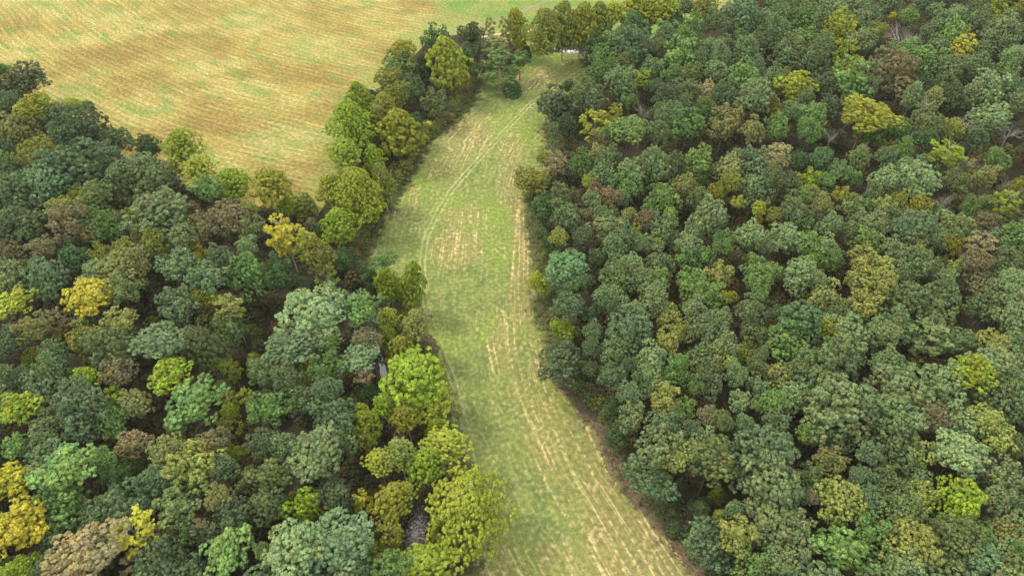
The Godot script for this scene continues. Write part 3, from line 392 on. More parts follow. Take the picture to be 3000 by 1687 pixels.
	["oak_tree", "oak", "lgg", 120.6, -236.1, 16.4, 9.9, 10.1, "pale grey-green oak, second one up-right of the olive-yellow oak above the tall lime tree"],
	["oak_tree", "oak", "lgg", -74.1, -114.3, 17.5, 6.4, 6.5, "pale grey-green oak, first one up-left of the small yellow crown behind the pale silvery oak"],
	["broadleaf_tree", "oak", "lgr", 33.4, -208.3, 17.4, 9.1, 9.3, "fresh green broadleaf tree, first below the pale bare tree behind the head of the meadow"],
	["yellow_green_tree", "oak", "ygl", 35.2, -89.4, 14.1, 5.8, 5.9, "pale yellow-green tree, first down-right of the tall yellow-tinged oak right of the pale blue-green oak"],
	["broadleaf_tree", "oak", "dol", 128.6, -176.2, 16.2, 8.2, 8.3, "dark olive broadleaf tree, first up-left of the leaning bare white limbs over a brown clearing"],
	["oak_tree", "oak", "ggr", 51.3, -178.3, 16.9, 8.2, 8.4, "grey-green oak, fourth one right of the pinkish brown bare-twigged tree among grey-green oaks"],
	["oak_tree", "oak", "ggr", 22.7, -141.0, 15.4, 7.2, 7.3, "grey-green oak, first one up-right of the small upright lime tree beside rusty brown crowns"],
	["yellow_green_tree", "oak", "yog", 99.1, -127.2, 15.0, 6.8, 6.9, "yellow-green oak with its top catching light near a bare grey shrub"],
	["oak_tree", "oak", "lgg", 110.5, -231.5, 18.1, 9.7, 9.8, "pale grey-green oak, above the olive-yellow oak above the tall lime tree"],
	["oak_tree", "oak", "lgg", 113.1, -206.9, 18.0, 8.9, 9.1, "pale grey-green oak, first one down-right of the olive-yellow oak above the tall lime tree"],
	["oak_tree", "oak", "lgg", 39.6, -112.5, 17.0, 6.3, 6.4, "pale grey-green oak, first one right of the upright yellow-tinged oak between grey-green crowns"],
	["oak_tree", "oak", "dgg", 25.9, -114.2, 16.7, 6.3, 6.4, "dark grey-green oak, first one left of the upright yellow-tinged oak between grey-green crowns"],
	["broadleaf_tree", "oak", "dol", -13.6, -215.2, 17.0, 9.1, 10.0, "dark blackish tree at the far end of the creek belt"],
	["broadleaf_tree", "oak", "dgr", 19.8, -67.0, 9.0, 5.2, 5.3, "dark green broadleaf tree, second left of the olive-brown oak just below the dark reddish gap"],
	["thin_crowned_tree", "loo", "ygl", -42.4, -109.0, 12.0, 6.3, 8.7, "yellow thin tree beside the stony creek pool"],
	["broadleaf_tree", "oak", "mgr", -29.4, -111.2, 12.0, 6.3, 4.0, "mid-green broadleaf tree, first up-left of the bright green pair of trees beside the meadow track"],
	["thin_crowned_tree", "loo", "yog", -54.0, -69.1, 9.0, 5.3, 5.0, "yellow-olive thin-crowned tree, first down-right of the massive deep green oak below the bright yellow-green top"],
	["shrub", "shr", "bro", -19.1, -92.3, 6.0, 6.0, 4.8, "olive-brown shrub, down-right of the pale yellow-green tree alone beside the track's bend"],
	["broadleaf_tree", "oak", "dgr", -25.2, -213.6, 16.0, 9.1, 10.0, "dark green broadleaf tree, third one up-left of the twiggy tan tree at the meadow edge"],
	["broadleaf_tree", "oak", "dgr", -15.1, -205.2, 14.0, 8.9, 10.6, "dark green broadleaf tree, first one up-left of the twiggy tan tree at the meadow edge"],
	["oak_tree", "oak", "lgg", 37.3, -92.4, 16.8, 5.7, 5.8, "pale grey-green oak, first right of the tall yellow-tinged oak right of the pale blue-green oak"],
	["sycamore_tree", "syc", "olv", -33.4, -140.1, 14.0, 7.1, 11.3, "olive sycamore, first one above the bright green pair of trees beside the meadow track"],
	["sycamore_tree", "syc", "lime", -27.4, -104.3, 14.0, 6.1, 8.6, "lime-green sycamore, left of the bright green pair of trees beside the meadow track"],
	["sycamore_tree", "syc", "yog", -19.7, -69.0, 13.0, 5.1, 5.3, "yellow-olive sycamore, first one below the large brilliant yellow-green tree beside the track"],
	["sycamore_tree", "syc", "lime", -43.7, -175.0, 17.0, 8.0, 10.4, "lime-green sycamore, first one down-left of the second thin white-trunked tree, with a forked bare top"],
	["oak_tree", "oak", "bgr", -71.3, -40.2, 15.9, 4.2, 4.3, "blue-green oak, down-right of the brilliant yellow tree at the lower left edge"],
	["thin_crowned_tree", "loo", "yel", 142.1, -202.4, 17.9, 8.6, 8.2, "clear yellow crown in the far part of the wood"],
	["oak_tree", "oak", "ogg", 53.3, -187.2, 17.7, 8.2, 8.4, "olive-grey oak, up-right of the pinkish brown bare-twigged tree among grey-green oaks"],
	["broadleaf_tree", "oak", "mgr", 28.2, -199.1, 16.2, 8.6, 8.8, "mid-green broadleaf tree, first down-left of the pale bare tree behind the head of the meadow"],
	["oak_tree", "oak", "olg", 42.7, -134.5, 15.9, 6.8, 6.9, "pale olive oak, first one up-right of the upright yellow-tinged oak between grey-green crowns"],
	["oak_tree", "oak", "ggr", 42.3, -144.8, 13.8, 7.1, 7.3, "grey-green oak, second one down-right of the big fresh green oak beside the bright yellow-green tree"],
	["browning_tree", "oak", "tan", 69.5, -145.8, 16.5, 7.1, 7.2, "tan brown oak among green crowns in the middle of the wood"],
	["oak_tree", "oak", "bgr", -49.8, -57.2, 15.6, 4.7, 4.7, "blue-green oak, first one right of the pale yellow-flecked oak top in the lower left wood"],
	["oak_tree", "oak", "ggr", 130.9, -183.8, 14.6, 8.2, 8.3, "grey-green oak, first one up-left of the leaning bare white limbs over a brown clearing"],
	["broadleaf_tree", "oak", "mgr", 121.1, -201.0, 16.2, 8.6, 8.7, "mid-green broadleaf tree, first one down-right of the olive-yellow oak above the tall lime tree"],
	["yellow_green_tree", "oak", "olv", -92.1, -110.7, 14.7, 6.1, 6.3, "olive tree, first one above the yellow crown arching behind a pale blue oak"],
	["broadleaf_tree", "oak", "mgr", 80.6, -156.9, 18.2, 7.3, 7.4, "mid-green broadleaf tree, first one left of the bare white tree behind the tan oak"],
	["yellow_green_tree", "oak", "olv", -88.1, -111.2, 15.4, 6.1, 6.2, "olive tree, first one up-right of the yellow crown arching behind a pale blue oak"],
	["oak_tree", "oak", "dgg", 61.3, -174.8, 17.9, 7.8, 7.9, "dark grey-green oak, above the dome-shaped olive oak with a browning underside"],
	["broadleaf_tree", "oak", "mgr", 56.5, -206.0, 18.6, 8.6, 8.8, "mid-green broadleaf tree, first one right of the small lime tree below the pale bare tree"],
	["broadleaf_tree", "oak", "lgr", -71.6, -59.0, 15.2, 4.7, 4.8, "fresh green broadleaf tree, first right of the brilliant yellow tree at the lower left edge"],
	["oak_tree", "oak", "ogg", 45.5, -132.0, 15.4, 6.7, 6.8, "olive-grey oak, up-right of the upright yellow-tinged oak between grey-green crowns"],
	["broadleaf_tree", "oak", "dgr", -68.5, -56.1, 14.5, 4.6, 4.7, "dark green broadleaf tree, down-left of the smooth dark green dome in the lower left wood"],
	["oak_tree", "oak", "ggr", 19.3, -94.5, 18.1, 5.6, 5.7, "grey-green oak, first one up-left of the large pale blue-green oak near the lower meadow edge"],
	["sycamore_tree", "syc", "olv", 30.7, -226.6, 18.6, 9.2, 14.1, "olive sycamore, up-left of the pale bare tree behind the head of the meadow"],
	["oak_tree", "oak", "ggr", 38.5, -154.7, 18.7, 7.2, 7.3, "grey-green oak, first one down-right of the pinkish brown bare-twigged tree among grey-green oaks"],
	["oak_tree", "oak", "lgg", 43.3, -91.0, 14.9, 5.5, 5.6, "pale grey-green oak, second right of the tall yellow-tinged oak right of the pale blue-green oak"],
	["young_tree", "hic", "lime", 76.8, -139.6, 14.3, 6.8, 6.8, "vivid lime crown beside the tan brown oak"],
	["oak_tree", "oak", "ggr", 135.9, -176.4, 16.2, 7.8, 7.9, "grey-green oak, first one above the leaning bare white limbs over a brown clearing"],
	["broadleaf_tree", "oak", "lgr", 31.6, -77.9, 14.4, 5.2, 5.3, "fresh green broadleaf tree, first left of the broad dark blue-grey oak above a reddish gap"],
	["oak_tree", "oak", "ggr", 81.4, -211.9, 15.3, 8.7, 8.9, "grey-green oak, third one left of the olive-yellow oak above the tall lime tree"],
	["oak_tree", "oak", "ggr", 43.2, -76.2, 16.4, 5.0, 5.1, "grey-green oak, first one right of the broad dark blue-grey oak above a reddish gap"],
	["young_tree", "hic", "lime", -75.4, -73.4, 13.9, 5.0, 5.0, "lime-green young tree, below the yellow-green oak next to the pale blue-green one"],
	["oak_tree", "oak", "ggr", 94.5, -102.9, 14.8, 5.8, 5.9, "grey-green oak, first one down-left of the straw-coloured thin tree below white bare branches"],
	["young_tree", "hic", "tan", 57.4, -179.6, 14.9, 7.8, 7.8, "small straw-coloured crown among green oaks above the wood's middle"],
	["broadleaf_tree", "oak", "mgr", 25.9, -187.9, 16.2, 8.0, 8.2, "mid-green broadleaf tree, second one below the pale bare tree behind the head of the meadow"],
	["oak_tree", "oak", "olg", 22.4, -148.5, 14.5, 7.0, 7.2, "pale olive oak, above the small upright lime tree beside rusty brown crowns"],
	["young_tree", "hic", "yel", -73.2, -113.7, 12.3, 6.1, 6.1, "small yellow crown behind the pale silvery oak"],
	["oak_tree", "oak", "ggr", 43.5, -162.1, 18.3, 7.3, 7.4, "grey-green oak, second one right of the pinkish brown bare-twigged tree among grey-green oaks"],
	["broadleaf_tree", "oak", "mgr", 18.7, -145.5, 15.1, 6.9, 7.0, "mid-green broadleaf tree, first one above the small upright lime tree beside rusty brown crowns"],
	["oak_tree", "oak", "ogg", 49.4, -88.3, 14.9, 5.4, 5.5, "olive-grey oak, first one up-right of the broad dark blue-grey oak above a reddish gap"],
	["thin_crowned_tree", "loo", "tan", -49.5, -46.7, 15.5, 4.3, 7.3, "thin tan twiggy tree near the bottom edge"],
	["oak_tree", "oak", "lgg", 101.8, -142.3, 15.2, 6.8, 6.9, "pale grey-green oak, second one up-left of the low grey twiggy dead tree"],
	["oak_tree", "oak", "dgg", 44.3, -173.2, 18.7, 7.5, 7.7, "dark grey-green oak, second one up-right of the pinkish brown bare-twigged tree among grey-green oaks"],
	["oak_tree", "oak", "ggr", -90.1, -81.7, 15.7, 5.2, 5.3, "grey-green oak, first one below the thin brown twiggy tree below the arching yellow crown"],
	["yellow_green_tree", "oak", "yog", 104.2, -189.3, 16.7, 8.0, 8.2, "yellow-olive tree, first one below the olive-yellow oak above the tall lime tree"],
	["oak_tree", "oak", "ggr", 47.8, -168.3, 16.6, 7.4, 7.6, "grey-green oak, third one right of the pinkish brown bare-twigged tree among grey-green oaks"],
	["oak_tree", "oak", "ggr", 42.5, -192.5, 16.6, 8.1, 8.2, "grey-green oak, first one down-right of the small lime tree below the pale bare tree"],
	["oak_tree", "oak", "ggr", 64.2, -196.7, 18.0, 8.1, 8.3, "grey-green oak, first one above the dome-shaped olive oak with a browning underside"],
	["broadleaf_tree", "oak", "mgr", 47.7, -186.3, 17.6, 7.9, 8.0, "mid-green broadleaf tree, first one up-right of the pinkish brown bare-twigged tree among grey-green oaks"],
	["oak_tree", "oak", "ggr", 23.0, -112.7, 16.6, 5.9, 6.1, "grey-green oak, second one left of the upright yellow-tinged oak between grey-green crowns"],
	["broadleaf_tree", "oak", "lgr", 54.0, -64.4, 14.5, 4.7, 4.8, "fresh green broadleaf tree, third right of the olive-brown oak just below the dark reddish gap"],
	["broadleaf_tree", "oak", "mgr", 35.3, -139.5, 15.3, 6.7, 6.8, "mid-green broadleaf tree, second one up-right of the rusty brown oak behind the meadow edge"],
	["broadleaf_tree", "oak", "lgr", 67.6, -114.7, 16.0, 6.0, 6.1, "fresh green broadleaf tree, first one down-right of the small yellow crown between broad grey-green oaks"],
	["broadleaf_tree", "oak", "dol", 60.3, -231.1, 16.9, 9.0, 5.6, "dark olive broadleaf tree, up-right of the small lime tree below the pale bare tree"],
	["oak_tree", "oak", "dgg", -145.0, -172.3, 16.5, 7.5, 7.6, "dark grey-green oak, up-left of the pale blue-green tree beside the golden field's lower corner"],
	["broadleaf_tree", "oak", "mgr", 106.0, -160.2, 15.6, 7.2, 7.3, "mid-green broadleaf tree, first one right of the bare white tree behind the tan oak"],
	["oak_tree", "oak", "ggr", 74.9, -119.1, 16.6, 6.0, 6.2, "grey-green oak, first one down-right of the vivid lime crown beside the tan brown oak"],
	["oak_tree", "oak", "ggr", 47.4, -116.9, 14.9, 6.0, 6.1, "grey-green oak, first one down-left of the small yellow crown between broad grey-green oaks"],
	["oak_tree", "oak", "olg", 64.7, -155.9, 19.0, 6.9, 7.0, "pale olive oak, first one right of the dome-shaped olive oak with a browning underside"],
	["oak_tree", "oak", "ggr", 79.3, -119.2, 15.0, 6.1, 6.2, "grey-green oak, first one up-left of the broad yellow-tinged oak in front of a dark hollow"],
	["yellow_green_tree", "oak", "olv", 119.5, -157.3, 16.8, 7.0, 7.1, "olive tree, first one down-left of the leaning bare white limbs over a brown clearing"],
	["oak_tree", "oak", "bgr", 21.2, -71.2, 17.4, 4.7, 4.8, "blue-green oak, first one below the large pale blue-green oak near the lower meadow edge"],
	["oak_tree", "oak", "lgg", 42.4, -70.7, 15.2, 4.8, 4.9, "pale grey-green oak, first one right of the olive-brown oak just below the dark reddish gap"],
	["broadleaf_tree", "oak", "dgr", 54.3, -225.7, 16.1, 8.8, 8.9, "dark green broadleaf tree, up-right of the small lime tree below the pale bare tree"],
	["thin_crowned_tree", "loo", "tan", 12.2, -151.3, 11.0, 7.0, 6.9, "twiggy tan tree at the meadow edge"],
	["yellow_green_tree", "oak", "yog", 6.2, -107.5, 9.0, 5.9, 6.0, "soft yellow-green bush tree at the meadow edge"],
	["young_tree", "hic", "olv", 48.0, -85.9, 11.0, 5.3, 5.3, "olive-yellow low crown down in a gap of the wood"],
	["oak_tree", "oak", "olg", -90.9, -145.7, 12.0, 6.8, 6.9, "pale olive oak, first left of the round yellow-green tree beside the bright green lobed tree"],
	["broadleaf_tree", "oak", "dgr", -40.6, -116.8, 8.0, 6.2, 7.0, "dark bushy tree at the narrow neck of the meadow"],
	["broadleaf_tree", "oak", "dgr", -33.8, -111.1, 8.0, 6.0, 6.1, "dark green broadleaf tree, first right of the yellow thin tree beside the stony creek pool"],
	["broadleaf_tree", "oak", "mgr", -68.9, -60.2, 10.0, 4.6, 4.7, "smooth dark green dome in the lower left wood"],
	["broadleaf_tree", "oak", "dgr", -28.9, -169.4, 11.0, 7.4, 8.9, "dark green broadleaf tree, first one left of the twiggy tan tree at the meadow edge"],
	["yellow_green_tree", "oak", "olv", -33.9, -183.9, 13.0, 7.8, 9.7, "olive tree, first one down-left of the second thin white-trunked tree, with a forked bare top"],
	["oak_tree", "oak", "dgg", -29.4, -186.5, 13.0, 7.8, 10.4, "dark grey-green oak, first down-left of the second thin white-trunked tree, with a forked bare top"],
	["thin_crowned_tree", "loo", "yel", -26.1, -53.0, 12.0, 4.4, 5.5, "small golden-leaved tree in a dark gap near the creek"],
	["broadleaf_tree", "oak", "lgr", -36.2, -83.9, 16.2, 5.1, 5.2, "fresh green broadleaf tree, up-left of the blue-grey oak with a dead reddish underside"],
	["oak_tree", "oak", "ggr", 93.3, -106.8, 13.8, 5.7, 5.8, "grey-green oak, third one right of the broad yellow-tinged oak in front of a dark hollow"],
	["oak_tree", "oak", "ggr", 24.2, -109.5, 14.3, 5.7, 5.9, "grey-green oak, first one down-left of the upright yellow-tinged oak between grey-green crowns"],
	["oak_tree", "oak", "ggr", 26.1, -74.4, 14.3, 4.8, 4.9, "grey-green oak, below the large pale blue-green oak near the lower meadow edge"],
	["oak_tree", "oak", "ggr", 147.3, -181.1, 16.9, 7.5, 7.6, "grey-green oak, first one above the large bare white tree at the picture's edge"],
	["oak_tree", "oak", "dgg", 125.3, -156.1, 16.4, 6.9, 7.0, "dark grey-green oak, down-right of the leaning bare white limbs over a brown clearing"],
	["broadleaf_tree", "oak", "lgr", 47.7, -69.9, 17.2, 4.6, 4.7, "fresh green broadleaf tree, right of the broad dark blue-grey oak above a reddish gap"],
	["broadleaf_tree", "oak", "dgr", 12.2, -99.5, 14.2, 5.5, 5.6, "dark green broadleaf tree, first right of the soft yellow-green bush tree at the meadow edge"],
	["oak_tree", "oak", "ggr", 134.0, -237.7, 15.6, 8.9, 9.1, "grey-green oak, second one up-right of the olive-yellow oak above the tall lime tree"],
	["oak_tree", "oak", "lgg", 108.9, -104.2, 14.5, 5.6, 5.7, "pale grey-green oak, first one below the white bare branches hanging below another bare crown"],
	["oak_tree", "oak", "ggr", 156.4, -222.8, 16.7, 8.5, 8.7, "grey-green oak, first one down-left of the lime crown beside the small bare grey tree"],
	["sycamore_tree", "syc", "yog", -26.2, -94.3, 13.0, 5.3, 6.9, "yellow-olive sycamore, left of the pale yellow-green tree alone beside the track's bend"],
	["sycamore_tree", "syc", "lime", -24.1, -71.5, 14.0, 4.7, 5.3, "lime-green sycamore, first one down-left of the large brilliant yellow-green tree beside the track"],
	["sycamore_tree", "syc", "lime", -23.2, -43.9, 12.0, 4.1, 3.9, "lime-green sycamore, second one left of the lime-green creek tree cut by the bottom edge"],
	["sycamore_tree", "syc", "lime", -21.2, -42.3, 11.0, 4.1, 5.3, "lime-green sycamore, first one left of the lime-green creek tree cut by the bottom edge"],
	["sycamore_tree", "syc", "yog", -37.0, -171.7, 16.0, 7.2, 6.6, "yellow-olive sycamore, first one down-left of the second thin white-trunked tree, with a forked bare top"],
	["sycamore_tree", "syc", "yog", 2.1, -223.5, 16.0, 8.6, 12.5, "yellow-olive sycamore, first one right of the second thin white-trunked tree, with a forked bare top"],
	["oak_tree", "oak", "ggr", 98.9, -203.7, 17.8, 8.0, 8.1, "grey-green oak, first one down-left of the olive-yellow oak above the tall lime tree"],
	["broadleaf_tree", "oak", "tea", 79.5, -144.5, 16.8, 6.5, 6.6, "bluish green broadleaf tree, above the vivid lime crown beside the tan brown oak"],
	["oak_tree", "oak", "ogg", 111.0, -135.7, 16.8, 6.2, 6.4, "olive-grey oak, up-right of the low grey twiggy dead tree"],
	["oak_tree", "oak", "ggr", 78.4, -184.9, 17.0, 7.5, 7.6, "grey-green oak, second one up-right of the dome-shaped olive oak with a browning underside"],
	["oak_tree", "oak", "dgg", 68.8, -134.9, 17.1, 6.2, 6.3, "dark grey-green oak, first one left of the vivid lime crown beside the tan brown oak"],
	["broadleaf_tree", "oak", "mgr", 102.2, -148.1, 17.0, 6.5, 6.7, "mid-green broadleaf tree, first one up-left of the low grey twiggy dead tree"],
	["broadleaf_tree", "oak", "mgr", 77.5, -219.0, 14.7, 8.3, 8.5, "mid-green broadleaf tree, first one above the dome-shaped olive oak with a browning underside"],
	["oak_tree", "oak", "ggr", 50.7, -212.8, 17.6, 8.1, 8.3, "grey-green oak, first one right of the small lime tree below the pale bare tree"],
	["oak_tree", "oak", "ggr", 110.6, -142.8, 15.8, 6.4, 6.5, "grey-green oak, first one left of the grey bare branches rising beside the wide lime crown"],
	["oak_tree", "oak", "dgg", -126.0, -136.3, 15.7, 6.2, 6.3, "dark grey-green oak, first one above the very broad blue-green oak at the picture's left edge"],
	["browning_tree", "oak", "rus", 23.6, -130.4, 16.3, 6.0, 6.2, "rusty brown oak behind the meadow edge"],
	["broadleaf_tree", "oak", "lgr", 152.8, -192.6, 16.2, 7.5, 7.7, "fresh green broadleaf tree, below the lime crown beside the small bare grey tree"],
	["broadleaf_tree", "oak", "mgr", 55.0, -169.2, 16.7, 7.0, 7.1, "mid-green broadleaf tree, first one up-left of the dome-shaped olive oak with a browning underside"],
	["oak_tree", "oak", "ggr", 168.2, -223.4, 16.3, 8.3, 8.5, "grey-green oak, first one down-right of the lime crown beside the small bare grey tree"],
	["oak_tree", "oak", "ggr", 37.2, -50.7, 13.5, 4.1, 4.2, "grey-green oak, down-right of the small vivid green bush in the shade under oaks"],
	["oak_tree", "oak", "ggr", 101.1, -227.3, 18.3, 8.3, 8.5, "grey-green oak, first one up-left of the olive-yellow oak above the tall lime tree"],
	["broadleaf_tree", "oak", "mgr", 27.9, -217.7, 12.0, 8.3, 8.2, "spreading green tree at the head of the meadow beside the white rocks"],
	["thin_crowned_tree", "loo", "ogg", 12.3, -138.4, 11.0, 6.3, 6.0, "olive-grey thin-crowned tree, up-right of the deep green tree bulging onto the meadow edge"],
	["broadleaf_tree", "oak", "mgr", 30.4, -190.3, 15.9, 7.5, 7.6, "mid-green broadleaf tree, second one down-left of the small lime tree below the pale bare tree"],
	["yellow_green_tree", "oak", "olv", 75.5, -165.8, 15.0, 6.9, 7.0, "olive tree, second one right of the dome-shaped olive oak with a browning underside"],
	["oak_tree", "oak", "lgg", 156.6, -197.8, 17.4, 7.6, 7.8, "pale grey-green oak, second one below the lime crown beside the small bare grey tree"],
	["oak_tree", "oak", "ggr", 63.0, -205.4, 16.5, 7.8, 8.0, "grey-green oak, fourth one above the dome-shaped olive oak with a browning underside"],
	["oak_tree", "oak", "ggr", 68.3, -220.5, 18.3, 8.1, 8.3, "grey-green oak, fourth one right of the small lime tree below the pale bare tree"],
	["oak_tree", "oak", "lgg", 96.2, -114.0, 16.8, 5.5, 5.6, "pale grey-green oak, first one below the low grey twiggy dead tree"],
	["yellow_green_tree", "oak", "ygl", 75.5, -103.9, 13.8, 5.4, 5.5, "pale yellow-green tree, second left of the broad yellow-tinged oak in front of a dark hollow"],
	["oak_tree", "oak", "lgg", 145.8, -174.5, 16.0, 7.0, 7.2, "pale grey-green oak, first one above the large bare white tree at the picture's edge"],
	["thin_crowned_tree", "loo", "rus", -28.2, -76.5, 14.6, 4.6, 2.7, "rusty brown thin-crowned tree, below the blue-grey oak with a dead reddish underside"],
	["yellow_green_tree", "oak", "ygl", 90.8, -127.4, 15.3, 5.9, 6.0, "pale yellow-green tree, first one left of the low grey twiggy dead tree"],
	["broadleaf_tree", "oak", "mgr", 34.9, -74.4, 15.8, 4.6, 4.6, "mid-green broadleaf tree, down-left of the broad dark blue-grey oak above a reddish gap"],
	["young_tree", "hic", "yog", -108.5, -133.4, 13.4, 6.0, 6.0, "yellow-olive young tree, up-right of the pale yellow crown beside the blue-green oaks"],
	["browning_tree", "oak", "bro", 111.7, -121.8, 15.0, 5.7, 5.8, "olive-brown leafy tree, up-left of the white bare crown above the straw-coloured tree"],
	["broadleaf_tree", "oak", "mgr", 60.0, -217.2, 17.1, 8.0, 8.2, "mid-green broadleaf tree, second one right of the small lime tree below the pale bare tree"],
	["broadleaf_tree", "oak", "dgr", 109.9, -152.7, 17.5, 6.4, 6.5, "dark green broadleaf tree, first left of the leaning bare white limbs over a brown clearing"],
	["oak_tree", "oak", "ogg", 37.7, -66.2, 16.3, 4.3, 4.4, "olive-grey oak, first one right of the olive-brown oak just below the dark reddish gap"],
	["oak_tree", "oak", "ggr", 83.1, -140.0, 16.8, 6.1, 6.2, "grey-green oak, first one right of the vivid lime crown beside the tan brown oak"],
	["oak_tree", "oak", "lgg", 19.2, -129.1, 15.7, 5.8, 5.9, "pale grey-green oak, first one left of the rusty brown oak behind the meadow edge"],
	["oak_tree", "oak", "ggr", 85.9, -103.4, 15.2, 5.2, 5.3, "grey-green oak, first one right of the broad yellow-tinged oak in front of a dark hollow"],
	["sycamore_tree", "syc", "olv", 66.3, -228.7, 19.6, 8.1, 8.1, "olive sycamore, up-right of the small lime tree below the pale bare tree"],
	["broadleaf_tree", "oak", "lgr", 36.7, -132.4, 15.5, 5.9, 6.0, "fresh green broadleaf tree, second one above the upright yellow-tinged oak between grey-green crowns"],
	["oak_tree", "oak", "lgg", 118.8, -225.2, 16.0, 8.1, 8.3, "pale grey-green oak, first one up-right of the olive-yellow oak above the tall lime tree"],
	["oak_tree", "oak", "ogg", 47.8, -79.4, 14.1, 4.6, 4.7, "olive-grey oak, first one right of the broad dark blue-grey oak above a reddish gap"],
	["yellow_green_tree", "oak", "lime", -96.1, -82.6, 12.0, 4.7, 4.8, "round lime tree at the left of the picture's middle"],
	["shrub", "shr", "olv", -58.9, -79.8, 7.0, 4.8, 3.8, "olive shrub, first one up-right of the massive deep green oak below the bright yellow-green top"],
	["thin_crowned_tree", "loo", "olv", -55.7, -75.3, 9.0, 4.6, 4.4, "olive thin-crowned tree, right of the massive deep green oak below the bright yellow-green top"],
	["broadleaf_tree", "oak", "dgr", -27.8, -75.7, 11.0, 4.6, 4.7, "dark green broadleaf tree, below the blue-grey oak with a dead reddish underside"],
	["broadleaf_tree", "oak", "mgr", 2.6, -207.3, 11.0, 7.7, 6.9, "mid-green broadleaf tree, first down-right of the second thin white-trunked tree, with a forked bare top"],
	["bare_tree", "dead", "tan", 37.4, -168.8, 16.1, 6.7, 6.0, "pinkish brown bare-twigged tree among grey-green oaks"],
	["thin_crowned_tree", "loo", "olg", 116.0, -141.1, 16.4, 6.0, 5.7, "pale olive thin-crowned tree, down-left of the grey bare branches rising beside the wide lime crown"],
	["bare_tree", "dead", "dead", 105.6, -128.8, 15.6, 5.7, 5.2, "low grey twiggy dead tree"],
	["oak_tree", "oak", "olg", 91.4, -111.7, 16.3, 5.3, 5.4, "pale olive oak, first up-right of the broad yellow-tinged oak in front of a dark hollow"],
	["yellow_green_tree", "oak", "olv", -63.9, -126.2, 14.8, 5.7, 5.8, "olive tree, first one right of the large brown oak in the left wood"],
	["oak_tree", "oak", "ggr", 64.8, -135.6, 18.5, 5.8, 5.9, "grey-green oak, first one left of the vivid lime crown beside the tan brown oak"],
	["broadleaf_tree", "oak", "lgr", 32.2, -70.0, 15.0, 4.3, 4.4, "fresh green broadleaf tree, first up-left of the olive-brown oak just below the dark reddish gap"],
	["oak_tree", "oak", "ggr", 147.7, -202.4, 16.6, 7.4, 7.6, "grey-green oak, second one down-left of the lime crown beside the small bare grey tree"],
	["oak_tree", "oak", "ggr", 67.9, -206.3, 16.9, 7.4, 7.6, "grey-green oak, fifth one above the dome-shaped olive oak with a browning underside"],
	["browning_tree", "oak", "bro", 35.4, -68.0, 15.1, 4.2, 4.3, "olive-brown oak just below the dark reddish gap"],
	["broadleaf_tree", "oak", "mgr", 111.7, -127.8, 14.8, 5.6, 5.7, "mid-green broadleaf tree, right of the low grey twiggy dead tree"],
	["oak_tree", "oak", "bgr", 46.8, -74.3, 14.5, 4.4, 4.5, "blue-green oak, first one right of the broad dark blue-grey oak above a reddish gap"],
	["broadleaf_tree", "oak", "mgr", 87.7, -140.5, 14.2, 5.9, 6.0, "mid-green broadleaf tree, second one right of the vivid lime crown beside the tan brown oak"],
	["broadleaf_tree", "oak", "lgr", 136.7, -229.9, 14.8, 7.9, 8.1, "fresh green broadleaf tree, first one right of the olive-yellow oak above the tall lime tree"],
	["oak_tree", "oak", "ggr", 165.0, -236.9, 15.1, 8.1, 8.3, "grey-green oak, first one left of the lime crown beside the small bare grey tree"],
	["sycamore_tree", "syc", "lime", -37.7, -153.1, 12.0, 6.2, 8.1, "lime-green sycamore, second one above the yellow thin tree beside the stony creek pool"],
	["broadleaf_tree", "oak", "mgr", 32.3, -78.5, 17.1, 4.4, 4.5, "mid-green broadleaf tree, first one up-left of the broad dark blue-grey oak above a reddish gap"],
	["oak_tree", "oak", "ggr", 77.7, -165.6, 17.5, 6.4, 6.5, "grey-green oak, second one up-left of the bare white tree behind the tan oak"],
	["oak_tree", "oak", "dgg", 17.0, -88.4, 14.4, 4.7, 4.7, "dark grey-green oak, first left of the large pale blue-green oak near the lower meadow edge"],
	["broadleaf_tree", "oak", "lgr", 30.1, -68.6, 14.8, 4.2, 4.2, "fresh green broadleaf tree, first left of the olive-brown oak just below the dark reddish gap"],
	["oak_tree", "oak", "ggr", -107.0, -105.6, 15.4, 5.0, 5.1, "grey-green oak, down-left of the low brown tree in front of blue-green oaks"],
	["oak_tree", "oak", "ggr", 41.9, -116.6, 16.3, 5.2, 5.3, "grey-green oak, second one right of the upright yellow-tinged oak between grey-green crowns"],
	["broadleaf_tree", "oak", "lgr", 44.2, -110.9, 14.5, 5.1, 5.2, "fresh green broadleaf tree, first one right of the upright yellow-tinged oak between grey-green crowns"],
	["oak_tree", "oak", "dgg", 16.1, -116.2, 14.8, 5.2, 5.3, "dark grey-green oak, first one down-right of the deep green tree bulging onto the meadow edge"],
	["broadleaf_tree", "oak", "mgr", 52.1, -97.5, 16.3, 4.8, 4.9, "mid-green broadleaf tree, first one below the small yellow crown between broad grey-green oaks"],
	["oak_tree", "oak", "ggr", 85.5, -176.5, 15.5, 6.6, 6.7, "grey-green oak, first one up-left of the bare white tree behind the tan oak"],
	["oak_tree", "oak", "lgg", 26.6, -106.8, 15.9, 5.0, 5.1, "pale grey-green oak, first one down-left of the upright yellow-tinged oak between grey-green crowns"],
	["sycamore_tree", "syc", "byg", 34.2, -227.5, 18.1, 7.6, 7.6, "bright yellow-green creek tree with its top at the frame edge"],
	["broadleaf_tree", "oak", "dol", 16.3, -168.2, 12.0, 6.4, 7.6, "dark olive broadleaf tree, down-right of the broad dark grey-green tree bulging over the meadow edge"],
	["yellow_green_tree", "oak", "olv", 75.5, -172.1, 14.6, 6.4, 6.5, "olive tree, first one right of the dome-shaped olive oak with a browning underside"],
